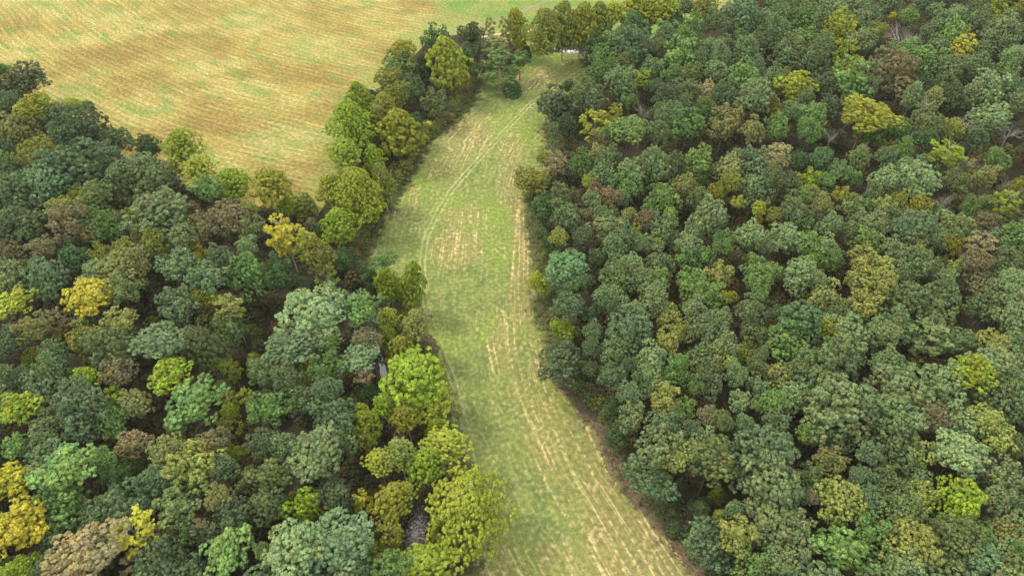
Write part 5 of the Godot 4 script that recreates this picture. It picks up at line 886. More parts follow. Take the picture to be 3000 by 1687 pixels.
# One rounded puff of leaves.
func puff(b: Buf, at: Vector3, out: Vector3, r: float, leaves: int, size: float, squash: float, tone: float, hue := 0.0) -> void:
	var warm := hue + rng.randf_range(-0.06, 0.06)
	for k in leaves:
		var d := (around_sphere() + out * 0.75 + Vector3(0, 0.25, 0)).normalized()
		var p := at + Vector3(d.x, d.y * squash, d.z) * r * rng.randf_range(0.72, 1.08)
		var f := (d + around_sphere() * 0.75).normalized()
		var s := size * rng.randf_range(0.65, 1.3)
		var t := tone * rng.randf_range(0.84, 1.16)
		var w := warm + rng.randf_range(-0.05, 0.05)
		b.quad(p, f, (f + d * 0.8).normalized(), s, s * 0.62, rng.randf() * TAU, Color(clampf(t * (1.0 + w), 0, 1), clampf(t, 0, 1), clampf(t * (1.0 - w), 0, 1)))


# A broad irregular crown of many branch ends, 1 wide and 1 deep, with its foot at y = 0.
func oak_crown(seed_: int, count: int) -> ArrayMesh:
	rng.seed = seed_
	var b := Buf.new()
	var lobes: Array[Vector4] = []
	var turn := rng.randf() * TAU
	var sway := noise(seed_, 0.9, 2)
	for k in count:
		var y := lerpf(-0.5, 1.0, (k + 0.5) / count)
		var a := 2.39996 * k + turn + rng.randf_range(-0.3, 0.3)
		var d := Vector3(sqrt(1.0 - y * y) * cos(a), y, sqrt(1.0 - y * y) * sin(a))
		if rng.randf() < 0.09:
			continue
		var r := rng.randf_range(0.085, 0.15)
		var reach := 0.5 * clampf(0.86 + 0.42 * sway.get_noise_3dv(d * 1.3) + rng.randf_range(-0.16, 0.12), 0.5, 1.12) - r * 0.75
		lobes.append(Vector4(d.x * reach, 0.44 + d.y * reach * (1.12 if d.y > 0 else 0.85), d.z * reach, r))
	for q in lobes.size():
		var l := lobes[q]
		var c := Vector3(l.x, l.y, l.z)
		var out := (c - Vector3(0, 0.3, 0)).normalized()
		var n := int(15.0 * (l.w / 0.12) * (l.w / 0.12)) + 3
		var tone := rng.randf_range(0.56, 0.80)
		var warm := rng.randf_range(-0.09, 0.11)
		for k in n:
			var y := 1.0 - 2.0 * (k + 0.5) / n
			var a := 2.39996 * k + turn
			var d := (Vector3(sqrt(1.0 - y * y) * cos(a), y, sqrt(1.0 - y * y) * sin(a)) + around_sphere() * 0.45 + out * 0.35).normalized()
			if d.y < -0.55:
				continue
			var p := c + d * l.w * rng.randf_range(0.62, 1.2)
			var hidden := false
			for o in lobes.size():
				if o != q and p.distance_squared_to(Vector3(lobes[o].x, lobes[o].y, lobes[o].z)) < lobes[o].w * lobes[o].w * 0.5:
					hidden = true
					break
			if hidden:
				continue
			puff(b, p, d, rng.randf_range(0.024, 0.05), 30, 0.0205, 0.8, tone * rng.randf_range(0.78, 1.22), warm)
	for k in 240:
		var d := around_sphere()
		var at := Vector3(0, 0.42, 0) + d * rng.randf_range(0.12, 0.3)
		b.quad(at, d, d, 0.06, 0.05, rng.randf() * TAU, Color(0.6, 0.62, 0.55))
	return b.mesh()


# A taller, finer crown of upward sprays.
func sycamore_crown(seed_: int, n: int, fine: float) -> ArrayMesh:
	rng.seed = seed_
	var b := Buf.new()
	var turn := rng.randf() * TAU
	for k in n:
		var y := (k + rng.randf()) / n
		var wide := pow(sin(PI * clampf(0.12 + 0.84 * y, 0, 1)), 0.62) * (0.47 if y < 0.45 else 0.47 * lerpf(1.0, 0.62, (y - 0.45) / 0.55))
		var a := 2.39996 * k + turn + rng.randf_range(-0.4, 0.4)
		var lump := 1.0 + 0.2 * sin(a * 3.0 + y * 9.0) + 0.14 * sin(a * 5.0 - y * 15.0)
		var r := wide * lump * (rng.randf_range(0.82, 1.04) if k % 4 else rng.randf_range(0.3, 0.75))
		var p := Vector3(cos(a) * r, 0.03 + y * 0.93, sin(a) * r)
		var out := Vector3(cos(a), 0.35 + y * 0.5, sin(a)).normalized()
		puff(b, p, out, rng.randf_range(0.045, 0.072) * fine, 40, 0.026 * fine, 0.8, rng.randf_range(0.58, 0.86))
	for k in 320:
		var y := rng.randf()
		var a := rng.randf() * TAU
		var r := sin(PI * clampf(0.1 + 0.85 * y, 0, 1)) * 0.3 * sqrt(rng.randf())
		var d := Vector3(cos(a), 0.2, sin(a)).normalized()
		b.quad(Vector3(cos(a) * r, 0.05 + y * 0.85, sin(a) * r), d, d, 0.05, 0.04, rng.randf() * TAU, Color(0.5, 0.5, 0.46))
	return b.mesh()


# A thin crown in layers, with gaps that show limbs and what is behind.
func loose_crown(seed_: int) -> ArrayMesh:
	rng.seed = seed_
	var b := Buf.new()
	var turn := rng.randf() * TAU
	for k in 22:
		var y := (k + 0.5) / 22.0
		var a := 2.39996 * k + turn
		var r := 0.4 * sqrt(sin(PI * clampf(0.12 + 0.8 * y, 0, 1))) * rng.randf_range(0.45, 1.0)
		var c := Vector3(cos(a) * r, 0.08 + y * 0.84, sin(a) * r)
		var tone := rng.randf_range(0.6, 0.82)
		for j in 11:
			var o := around_sphere() * rng.randf_range(0.03, 0.13)
			puff(b, c + Vector3(o.x, o.y * 0.8, o.z), Vector3(cos(a) * 0.5, 0.6, sin(a) * 0.5), rng.randf_range(0.03, 0.056), 34, 0.021, 0.6, tone * rng.randf_range(0.85, 1.15))
	return b.mesh()


# A low bush, 1 wide and 1 high.
func bush_crown(seed_: int, puffs: int, leaves: int) -> ArrayMesh:
	rng.seed = seed_
	var b := Buf.new()
	for k in puffs:
		var y := 1.0 - (k + 0.5) / puffs
		var a := 2.39996 * k
		var r := sqrt(1.0 - y * y) * rng.randf_range(0.75, 1.0) * 0.42
		puff(b, Vector3(cos(a) * r, 0.05 + y * 0.82, sin(a) * r), Vector3(cos(a) * 0.7, 0.3 + y, sin(a) * 0.7).normalized(), rng.randf_range(0.09, 0.15), leaves, 0.05, 0.85, rng.randf_range(0.58, 0.85))
	return b.mesh()


func branch(b: Buf, a: Vector3, d: Vector3, length: float, r: float, depth: int, col: Color) -> void:
	var p := a
	var w := r
	for k in 2:
		var e := p + (d + around_sphere() * 0.22).normalized() * length * 0.5
		b.stick(p, e, w, w * 0.78, 5 if depth > 2 else 3, col)
		p = e
		w *= 0.78
		if depth > 0 and k == 0:
			branch(b, p, (d + around_sphere() * 0.85 + Vector3(0, 0.12, 0)).normalized(), length * 0.66, w * 0.62, depth - 1, col)
	if depth > 0:
		branch(b, p, (d + around_sphere() * 0.5 + Vector3(0, 0.1, 0)).normalized(), length * 0.74, w * 0.8, depth - 1, col)
		branch(b, p, (d + around_sphere() * 0.9 + Vector3(0, 0.1, 0)).normalized(), length * 0.68, w * 0.66, depth - 1, col)


# Bare limbs and twigs spreading in a crown 1 wide and 1 deep.
func bare_crown(seed_: int) -> ArrayMesh:
	rng.seed = seed_
	var b := Buf.new()
	for k in 7:
		var a := TAU * k / 7.0 + rng.randf_range(-0.3, 0.3)
		var d := Vector3(cos(a) * 0.75, rng.randf_range(0.5, 1.2), sin(a) * 0.75).normalized()
		branch(b, Vector3(0, 0.02 + 0.03 * k, 0), d, 0.25, 0.016, 4, Color(1, 1, 1) * rng.randf_range(0.75, 1.0))
	return b.mesh()


# A tapered trunk 1 high with limbs that spread 1 wide in its upper half.
func trunk_mesh(seed_: int, limbs: int, thin: float) -> ArrayMesh:
	rng.seed = seed_
	var b := Buf.new()
	var p := Vector3.ZERO
	var r := 0.034 * thin
	for k in 6:
		var e := Vector3(rng.randf_range(-0.012, 0.012) * k, (k + 1) / 6.0, rng.randf_range(-0.012, 0.012) * k)
		b.stick(p, e, r * (1.25 if k == 0 else 1.0), r * 0.86, 7, Color(1, 1, 1))
		p = e
		r *= 0.84
		if k >= 2:
			for j in limbs:
				var a := rng.randf() * TAU
				var m := e + Vector3(cos(a) * 0.17, 0.05, sin(a) * 0.17)
				b.stick(e, m, r * 0.6, r * 0.42, 4, Color(1, 1, 1))
				var f := m + Vector3(cos(a + 0.3) * 0.17, 0.09, sin(a + 0.3) * 0.17)
				b.stick(m, f, r * 0.42, r * 0.16, 4, Color(1, 1, 1))
				b.stick(m, m + Vector3(cos(a - 0.6) * 0.15, 0.11, sin(a - 0.6) * 0.15), r * 0.34, r * 0.12, 3, Color(1, 1, 1))
	return b.mesh()


func bark_mat(which: String) -> StandardMaterial3D:
	if not bark.has(which):
		var col: Array = {"grey": [0.16, 0.135, 0.11], "pale": [0.5, 0.47, 0.42], "dead": [0.4, 0.37, 0.35], "brown": [0.2, 0.15, 0.115]}[which]
		var m := dull(col[0], col[1], col[2], 0.9)
		m.vertex_color_use_as_albedo = true
		var t := NoiseTexture2D.new()
		t.width = 128; t.height = 128; t.seamless = true
		t.noise = FastNoiseLite.new()
		t.noise.seed = 5; t.noise.frequency = 0.05
		var g := Gradient.new()
		g.set_color(0, Color(0.62, 0.6, 0.58)); g.set_color(1, Color(1, 1, 1))
		t.color_ramp = g
		m.albedo_texture = t
		m.uv1_triplanar = true
		m.uv1_scale = Vector3(3, 0.8, 3)
		bark[which] = m
	return bark[which]


func at_z(table: Array, z: float, column: int) -> float:
	if z >= table[0][0]:
		return table[0][column]
	for k in range(1, table.size()):
		if z >= table[k][0]:
			return lerpf(table[k - 1][column], table[k][column], (table[k - 1][0] - z) / (table[k - 1][0] - table[k][0]))
	return table[-1][column]


func noise(seed_: int, f: float, octaves := 3) -> FastNoiseLite:
	var n := FastNoiseLite.new()
	n.seed = seed_; n.frequency = f; n.fractal_octaves = octaves
	n.noise_type = FastNoiseLite.TYPE_SIMPLEX_SMOOTH
	return n


func picture(w: int, h: int, bytes: PackedByteArray) -> ImageTexture:
	return ImageTexture.create_from_image(Image.create_from_data(w, h, false, Image.FORMAT_RGB8, bytes))


func put_rgb(bytes: PackedByteArray, k: int, c: Color) -> void:
	bytes[k] = int(clampf(c.r, 0, 1) * 255.0); bytes[k + 1] = int(clampf(c.g, 0, 1) * 255.0); bytes[k + 2] = int(clampf(c.b, 0, 1) * 255.0)


# ---- the ground of the meadow: grasses, dry mowing rows, worn wheel tracks (sRGB colours)
func meadow_texture(x0: float, z0: float, sx: float, sz: float, w: int, h: int) -> ImageTexture:
	var bytes := PackedByteArray()
	bytes.resize(w * h * 3)
	var big := noise(11, 0.035, 2)
	var mid := noise(12, 0.16, 3)
	var fine := noise(13, 0.75, 2)
	var rowy := noise(14, 0.28, 2)
	var grain := RandomNumberGenerator.new()
	grain.seed = 3
	var g_deep := srgb(0.078, 0.112, 0.032)
	var g_mid := srgb(0.128, 0.152, 0.044)
	var g_lush := srgb(0.118, 0.176, 0.028)
	var g_pale := srgb(0.180, 0.184, 0.074)
	var brown := srgb(0.178, 0.150, 0.060)
	var tan_ := srgb(0.370, 0.290, 0.145)
	var weed := srgb(0.150, 0.110, 0.072)
	for j in h:
		var z := z0 - sz * (j + 0.5) / h
		var xl := at_z(MEADOW, z, 1)
		var xr := at_z(MEADOW, z, 2)
		var row := at_z(ROW, z, 1)
		var row_slope := (at_z(ROW, z - 1.0, 1) - at_z(ROW, z + 1.0, 1)) * 0.5
		var across := 1.0 / sqrt(1.0 + row_slope * row_slope)
		var tx := at_z(TRACK, z, 1)
		var slope := (at_z(TRACK, z - 2.0, 1) - at_z(TRACK, z + 2.0, 1)) * 0.25
		var tside := 1.0 / sqrt(1.0 + slope * slope)
		var worn := clampf(0.55 + 0.5 * big.get_noise_2d(z * 2.3, 71.0) + (0.25 if z < -112.0 else 0.0), 0.25, 1.0)
		for i in w:
			var x := x0 + sx * (i + 0.5) / w
			if x < xl - 7.0 or x > xr + 7.0:
				put_rgb(bytes, (j * w + i) * 3, weed)
				continue
			var r := (x - row) * across
			var nb := big.get_noise_2d(x, z)
			var nm := mid.get_noise_2d(x, z)
			var nf := fine.get_noise_2d(x, z)
			var ns := rowy.get_noise_2d(r * 3.0, z * 0.32)
			var c := g_mid.lerp(g_deep, clampf(0.15 + nm * 1.3 - nb * 0.5, 0, 0.85))
			c = c.lerp(g_lush, clampf(nb * 1.5 + nm * 0.4, 0, 0.75))
			c = c.lerp(g_pale, clampf(ns * 1.1 + nf * 0.7 - 0.05, 0, 0.7))
			var dry := 0.0
			for d in DRY:
				var ex: float = (x - d[0]) / d[2]
				var ez: float = (z - d[1]) / d[3]
				var e := ex * ex + ez * ez
				if e < 2.2:
					dry = maxf(dry, d[4] * clampf(1.25 - e * 0.6, 0, 1))
			if z > -92.0 and r > -2.5:
				dry = maxf(dry, 0.36 + 0.2 * nb)
			if z < -100.0 and z > -152.0 and r > 1.0:
				dry = maxf(dry, 0.55)
			dry = clampf(dry + nm * 0.35 + nb * 0.15, 0.0, 1.0)
			c = c.lerp(brown, clampf(dry * 0.95 + ns * 0.5 * dry, 0, 0.9))
			# windrows of dry cut grass along the rows
			var p := absf(fposmod(r + 0.35 * nb, 2.1) - 1.05) / 1.05
			var q := absf(fposmod(r * 1.0 + 0.5 + 0.3 * nm, 3.7) - 1.85) / 1.85
			var line := clampf(1.0 - (1.0 - p) * 5.5, 0, 1) * 0.6 + clampf(1.0 - (1.0 - q) * 8.0, 0, 1)
			var broken := clampf(0.40 + rowy.get_noise_2d(r * 1.1 + 40.0, z * 0.16) * 1.6 + nf * 0.35, 0, 1)
			var wisp := clampf((rowy.get_noise_2d(r * 3.4 - 90.0, z * 0.10) - 0.20) * 3.2, 0, 1)
			c = c.lerp(tan_, clampf(line * broken * (dry * 1.3 + 0.12), 0, 0.95))
			c = c.lerp(tan_, clampf(wisp * (dry * 1.3 + 0.02) * (0.7 + nf), 0, 0.8))
			c = c.lerp(tan_, clampf((nf + nm * 1.2 - 0.55) * dry * 1.2, 0, 0.35))
			# two worn wheel lines
			var t := absf(absf(x - tx) * tside - 0.62)
			if t < 0.36:
				c = c.lerp(srgb(0.30, 0.28, 0.145), clampf(1.25 - t / 0.27, 0, 1) * worn * 0.7)
			elif absf(x - tx) * tside < 0.6:
				c = c.lerp(g_deep, 0.12)
			# ragged margins where mowing stops
			var edge := minf(x - xl, xr - x) + nm * 2.6 + nf * 0.9
			if edge < 1.6:
				c = c.lerp(weed, clampf((1.6 - edge) / 2.8, 0, 0.9))
			c = c * (1.0 + nf * 0.16 + grain.randf_range(-0.09, 0.09))
			put_rgb(bytes, (j * w + i) * 3, c)
	return picture(w, h, bytes)


# ---- the golden hay field and the green field behind it
func field_texture(x0: float, z0: float, sx: float, sz: float, w: int, h: int) -> ImageTexture:
	var bytes := PackedByteArray()
	bytes.resize(w * h * 3)
	var big := noise(21, 0.022, 3)
	var mid := noise(22, 0.10, 3)
	var streak := noise(23, 0.30, 3)
	var fine := noise(24, 0.9, 2)
	var warp := noise(25, 0.02, 2)
	var grain := RandomNumberGenerator.new()
	grain.seed = 4
	var gold := srgb(0.200, 0.164, 0.048)
	var rust := srgb(0.148, 0.104, 0.032)
	var straw := srgb(0.275, 0.245, 0.100)
	var green := srgb(0.142, 0.162, 0.046)
	var lush := srgb(0.096, 0.150, 0.034)
	var dark := srgb(0.095, 0.072, 0.026)
	for j in h:
		var z := z0 - sz * (j + 0.5) / h
		for i in w:
			var x := x0 + sx * (i + 0.5) / w
			# rows follow wide arcs
			var wv := warp.get_noise_2d(x, z)
			var r := Vector2(x - 45.0, z + 475.0).length() + 1.2 * wv
			var s := atan2(x - 45.0, z + 475.0) * 330.0
			var nb := big.get_noise_2d(x * 0.8, z * 1.3)
			var nm := mid.get_noise_2d(r * 1.6, s * 0.55)
			var ns := streak.get_noise_2d(r * 1.2, s * 0.2)
			var nf := fine.get_noise_2d(r * 1.4, s * 0.6)
			var c := gold.lerp(rust, clampf(0.25 + nm * 0.8 + nb * 1.1, 0, 0.9))
			c = c.lerp(straw, clampf(ns * 0.7 - nb * 0.9 + 0.08, 0, 0.75))
			c = c.lerp(green, clampf(nm * 1.2 - nb * 1.1 + wv * 0.6 - 0.16, 0, 0.8))
			c = c.lerp(lush, clampf((nm - ns * 0.3) * 1.6 - 0.5 - wv * 0.6, 0, 0.7))
			# cut rows, as dark and pale lines
			var p := absf(fposmod(r + nm * 0.15, 2.1) - 1.05) / 1.05
			c = c.lerp(dark, clampf(1.0 - p * 2.2, 0, 1) * clampf(0.34 + nb * 0.6 + ns * 0.8, 0, 0.62))
			c = c.lerp(straw, clampf(p * 3.0 - 2.0, 0, 1) * clampf(0.26 + ns * 0.8 - nb * 0.4, 0, 0.55))
			# greener along the wooded side and beyond the far boundary
			var side := -50.0 + maxf(0.0, -z - 195.0) * 0.42 - x + nm * 4.0
			c = c.lerp(green, clampf((9.0 - side) / 10.0, 0, 0.7))
			var beyond := (x + 14.0) * 0.62 - (z + 243.0) * 0.78 - 5.5 + 4.0 * wv + nm * 2.0
			if x > -120.0:
				c = c.lerp(lush.lerp(green, clampf(0.5 + nm * 1.5, 0, 1)), clampf(beyond * 0.18, 0, 1))
			c = c * (1.0 + nf * 0.26 + grain.randf_range(-0.07, 0.07))
			put_rgb(bytes, (j * w + i) * 3, c)
	return picture(w, h, bytes)


func litter_texture(w: int) -> ImageTexture:
	var a := noise(31, 0.02, 4)
	a.domain_warp_enabled = true
	var im := a.get_seamless_image(w, w)
	var b := noise(32, 0.12, 3).get_seamless_image(w, w)
	var pa := im.get_data()
	var pb := b.get_data()
	var bytes := PackedByteArray()
	bytes.resize(w * w * 3)
	for k in w * w:
		var u := pa[k] / 255.0
		var v := pb[k] / 255.0
		var c := srgb(0.022, 0.018, 0.012).lerp(srgb(0.052, 0.038, 0.025), v).lerp(srgb(0.030, 0.038, 0.016), clampf(u * 1.6 - 0.5, 0, 1) * 0.7)
		put_rgb(bytes, k * 3, c)
	return picture(w, w, bytes)


# A level sheet over a polygon, its texture laid over a rectangle of the world.
func sheet(called: String, poly: PackedVector2Array, y: float, mat: Material, x0: float, z0: float, sx: float, sz: float, label: String) -> MeshInstance3D:
	var st := SurfaceTool.new()
	st.begin(Mesh.PRIMITIVE_TRIANGLES)
	var tri := Geometry2D.triangulate_polygon(poly)
	for k in range(0, tri.size(), 3):
		var t := [poly[tri[k]], poly[tri[k + 1]], poly[tri[k + 2]]]
		if (t[1] - t[0]).cross(t[2] - t[0]) < 0.0:
			t = [t[0], t[2], t[1]]
		for p in t:
			st.set_normal(Vector3.UP)
			st.set_uv(Vector2((p.x - x0) / sx, (z0 - p.y) / sz))
			st.add_vertex(Vector3(p.x, y, p.y))
	var o := part(called, st.commit(), mat, self)
	tag(o, label, "", "", "structure")
	return o


func ribbon(called: String, line: Array, wide: float, y: float, mat: Material, label: String, ragged := 0.25, seed_ := 1) -> MeshInstance3D:
	rng.seed = seed_
	var curve := Curve3D.new()
	for p in line:
		curve.add_point(Vector3(p[0], y, p[1]))
	for k in range(1, line.size() - 1):
		var d := (curve.get_point_position(k + 1) - curve.get_point_position(k - 1)) * 0.2
		curve.set_point_in(k, -d)
		curve.set_point_out(k, d)
	var pts := curve.tessellate_even_length(5, 1.5)
	var left := PackedVector2Array()
	var right := PackedVector2Array()
	for k in pts.size():
		var d := (pts[mini(k + 1, pts.size() - 1)] - pts[maxi(k - 1, 0)]).normalized()
		var o := Vector3(-d.z, 0, d.x) * wide * 0.5
		var a := pts[k] + o * rng.randf_range(1.0 - ragged, 1.0 + ragged)
		var c := pts[k] - o * rng.randf_range(1.0 - ragged, 1.0 + ragged)
		left.append(Vector2(a.x, a.z))
		right.append(Vector2(c.x, c.z))
	right.reverse()
	left.append_array(right)
	return sheet(called, left, y, mat, 0, 0, 8.0, 8.0, label)


func scatter(called: String, m: Mesh, mat: Material, places: Array[Transform3D], tints: PackedColorArray, label: String, category := "") -> void:
	var mm := MultiMesh.new()
	mm.transform_format = MultiMesh.TRANSFORM_3D
	mm.use_colors = true
	mm.mesh = m
	mm.instance_count = places.size()
	for k in places.size():
		mm.set_instance_transform(k, places[k])
		mm.set_instance_color(k, tints[k])
	var o := MultiMeshInstance3D.new()
	o.name = called
	o.multimesh = mm
	o.material_override = mat
	add_child(o, true)
	tag(o, label, category, "", "stuff")


func white_leaf() -> StandardMaterial3D:
	var m: StandardMaterial3D = leafy("ggr", 0).duplicate()
	m.albedo_color = Color(1, 1, 1)
	return m


func is_wood(x: float, z: float) -> bool:
	if z > -228.0 and x > at_z(MEADOW, z, 1) - 1.0 and x < at_z(MEADOW, z, 2) + 1.0:
		return false
	if z < -228.0 and x < 30.0 + (-228.0 - z) * 0.5 and x > -60.0:
		return false
	if Geometry2D.is_point_in_polygon(Vector2(x, z), golden_poly):
		return false
	return true


var golden_poly := PackedVector2Array([Vector2(-420, -235), Vector2(-240, -226), Vector2(-173, -206), Vector2(-155, -198), Vector2(-131, -180), Vector2(-100, -152), Vector2(-84, -149), Vector2(-71, -142.5), Vector2(-52, -138),
	Vector2(-47, -159), Vector2(-47, -193), Vector2(-40, -210), Vector2(-29, -238), Vector2(-10, -240), Vector2(4, -229), Vector2(60, -238), Vector2(110, -285), Vector2(260, -420), Vector2(-420, -420)])


func _ready() -> void:
	# ---- camera, sky, sun, exposure
	var cam := Camera3D.new()
	cam.name = "camera"
	cam.position = Vector3(0, CAMERA_HEIGHT, 0)
	cam.rotation_degrees = Vector3(CAMERA_PITCH, 0, 0)
	cam.fov = CAMERA_FOV
	cam.near = 0.5
	cam.far = 6000.0
	add_child(cam)
	cam.current = true
	var sky_mat := ProceduralSkyMaterial.new()
	sky_mat.sky_top_color = Color(0.97, 0.975, 0.965)
	sky_mat.sky_horizon_color = Color(0.66, 0.67, 0.66)
	sky_mat.sky_curve = 0.2
	sky_mat.ground_bottom_color = Color(0.30, 0.31, 0.26)
	sky_mat.ground_horizon_color = Color(0.70, 0.72, 0.72)
	var sky := Sky.new()
	sky.sky_material = sky_mat
	var env := Environment.new()
	env.background_mode = Environment.BG_SKY
	env.sky = sky
	env.background_energy_multiplier = 1.0
	env.tonemap_mode = Environment.TONE_MAPPER_LINEAR
	env.tonemap_exposure = 2.75
	env.fog_enabled = true
	env.fog_density = 0.00005
	env.fog_light_color = Color(0.86, 0.88, 0.86)
	env.sdfgi_enabled = true
	env.ssao_enabled = true
	env.ssil_enabled = true
	var we := WorldEnvironment.new()
	we.name = "environment"
	we.environment = env
	add_child(we)
	var sun := DirectionalLight3D.new()
	sun.name = "sun"
	sun.light_color = Color(1.0, 0.95, 0.86)
	sun.light_energy = 0.5
	sun.light_angular_distance = 12.0
	sun.shadow_enabled = true
	sun.rotation_degrees = Vector3(-52, -115, 0)
	add_child(sun)

	# ---- the ground
	var litter := StandardMaterial3D.new()
	litter.albedo_texture = litter_texture(512)
	litter.roughness = 1.0
	litter.metallic_specular = 0.1
	var far_ground := PackedVector2Array([Vector2(-2500, 2500), Vector2(2500, 2500), Vector2(2500, -2500), Vector2(-2500, -2500)])
	sheet("ground", far_ground, -0.03, litter, 0, 0, 26.0, 26.0, "brown forest floor and open land out to the horizon")

	var meadow_mat := StandardMaterial3D.new()
	meadow_mat.albedo_texture = meadow_texture(-66.0, -30.0, 124.0, 206.0, 1024, 1700)
	meadow_mat.roughness = 0.95
	meadow_mat.metallic_specular = 0.2
	var left := PackedVector2Array()
	var right := PackedVector2Array()
	for m in MEADOW:
		left.append(Vector2(m[1] - 3.5, m[0]))
		right.append(Vector2(m[2] + 3.5, m[0]))
	right.reverse()
	left.append_array(right)
	sheet("meadow", left, 0.0, meadow_mat, -66.0, -30.0, 124.0, 206.0, "mown green meadow strip with dry rows between the two woods")

	var field_mat := StandardMaterial3D.new()
	field_mat.albedo_texture = field_texture(-250.0, -135.0, 330.0, 180.0, 1900, 1030)
	field_mat.roughness = 0.95
	field_mat.metallic_specular = 0.2
	sheet("golden_field", golden_poly, 0.004, field_mat, -250.0, -135.0, 330.0, 180.0, "golden hay field with curved rows, green beyond its far side")
	var sand := dull(0.30, 0.25, 0.15)
	ribbon("dirt_track", [[-14.0, -236.5], [-9.1, -238.2], [-3.8, -239.8], [5.4, -241.9], [14.0, -243.5], [26.0, -249.0]], 1.7, 0.012, sand, "pale sandy track across the far green field", 0.35, 3)
	ribbon("field_road", [[-16.0, -243.5], [-7.7, -249.0], [4.8, -259.2], [14.2, -267.9], [30.0, -282.0]], 1.2, 0.012, dull(0.16, 0.13, 0.10), "dark earth track with a pale edge crossing the far green field", 0.3, 4)

	# ---- the creek under the trees left of the meadow
	var creek := [[-19.0, -30.0], [-18.0, -44.0], [-17.4, -51.7], [-17.1, -54.0], [-20.0, -62.3], [-24.6, -77.6], [-30.6, -95.5], [-31.2, -100.5], [-36.0, -107.0], [-41.5, -111.2], [-46.0, -117.0], [-50.0, -123.0]]
	var bed := dull(0.065, 0.052, 0.048)
	ribbon("creek_bed", creek, 3.0, -0.012, bed, "gravelly creek bed under the yellow-green thicket", 0.2, 5)
	var water := StandardMaterial3D.new()
	water.albedo_color = srgb(0.06, 0.06, 0.066)
	water.roughness = 0.12
	water.metallic_specular = 0.7
	ribbon("creek_water", creek, 1.3, 0.0, water, "shallow grey creek water reflecting the sky", 0.4, 6)
	ribbon("creek_riffle", [[14.0, -230.0], [18.0, -227.6], [22.0, -226.3], [27.0, -226.6]], 1.8, 0.02, water, "short open stretch of creek at the head of the meadow", 0.3, 7)

	# ---- crown and trunk shapes, shared between trees
	crowns["oak"] = []
	for k in 8: crowns["oak"].append(oak_crown(100 + k, [34, 26, 40, 30, 22, 36, 28, 44][k]))
	crowns["syc"] = []
	for k in 4: crowns["syc"].append(sycamore_crown(200 + k, 420, 0.76))
	crowns["giant"] = [sycamore_crown(230, 1500, 0.42)]
	crowns["loo"] = []
	for k in 4: crowns["loo"].append(loose_crown(300 + k))
	crowns["dead"] = []
	for k in 3: crowns["dead"].append(bare_crown(400 + k))
	crowns["shr"] = [bush_crown(500, 60, 60), bush_crown(501, 50, 60)]
	crowns["hic"] = [crowns["oak"][0], crowns["oak"][3], crowns["loo"][1]]
	trunks["full"] = [trunk_mesh(600, 1, 1.0), trunk_mesh(601, 1, 1.0), trunk_mesh(602, 1, 0.9)]
	trunks["open"] = [trunk_mesh(610, 3, 1.0), trunk_mesh(611, 3, 0.9)]

	var pick := RandomNumberGenerator.new()
	pick.seed = 77
	for t in TREES:
		var root := Node3D.new()
		root.name = numbered(t[0])
		add_child(root)
		root.position = Vector3(t[3], 0, t[4])
		root.rotation.y = pick.randf() * TAU
		tag(root, t[8], "shrub" if t[0] == "shrub" else "tree", GROUPS[t[0]])
		grow(root, t[1], t[2], t[5], t[6], t[7], pick)

	# ---- oaks too far and small to pick apart singly, and the wood that goes on past the frame
	var places: Array[Transform3D] = []
	var tints := PackedColorArray()
	var spots := {}
	for t in TREES:
		spots[Vector2i(floori(t[3] / 6.0), floori(t[4] / 6.0))] = true
	for t in FAR_OAKS:
		places.append(Transform3D(Basis(Vector3.UP, pick.randf() * TAU).scaled(Vector3(t[4], t[5], t[4])), Vector3(t[1], t[3] - t[5], t[2])))
		tints.append(tint_of(t[0]))
	var kinds := ["ggr", "lgg", "ggr", "mgr", "dgg", "bgr", "ogg", "lgr", "ggr"]
	var tries := RandomNumberGenerator.new()
	tries.seed = 99
	for k in 2600:
		var z := tries.randf_range(-330.0, 5.0)
		var half := 20.0 + (-z) * 0.8 + 30.0
		var x := tries.randf_range(-half - 30.0, half + 30.0)
		var inside := absf(x) < absf(-z * 0.7071 * 1.02 + 62.0) * 0.80 - 4.0 and z > -262.0 and z < -40.0
		if inside or not is_wood(x, z):
			continue
		var cell := Vector2i(floori(x / 7.5), floori(z / 7.5))
		if spots.has(cell) or spots.has(cell + Vector2i(1, 0)) and tries.randf() < 0.5:
			continue
		spots[cell] = true
		var w := tries.randf_range(7.5, 12.0)
		var hgt := tries.randf_range(14.5, 19.0)
		places.append(Transform3D(Basis(Vector3.UP, tries.randf() * TAU).scaled(Vector3(w, w * 0.85, w)), Vector3(x, hgt - w * 0.85, z)))
		tints.append(tint_of(kinds[tries.randi() % kinds.size()]))
	scatter("distant_woodland", crowns["oak"][5], white_leaf(), places, tints, "far grey-green wood canopy that reads as one mass beyond the nearer trees", "woodland")

	undergrowth()
	weeds_and_grass()
	creek_stones()
	fallen_log(Vector3(-13.2, 0, -208.5), 10.0, 26.0, "pale fallen log lying at the creek belt's edge beside the lone green tree", 5)
	fallen_log(Vector3(-14.0, 0, -206.0), 6.0, 55.0, "shorter broken log lying across the longer pale fallen log", 6)


func tint_of(t: String) -> Color:
	var c: Array = TINTS[t]
	return Color(c[0] * 1.85, c[1] * 1.85, c[2] * 1.85)


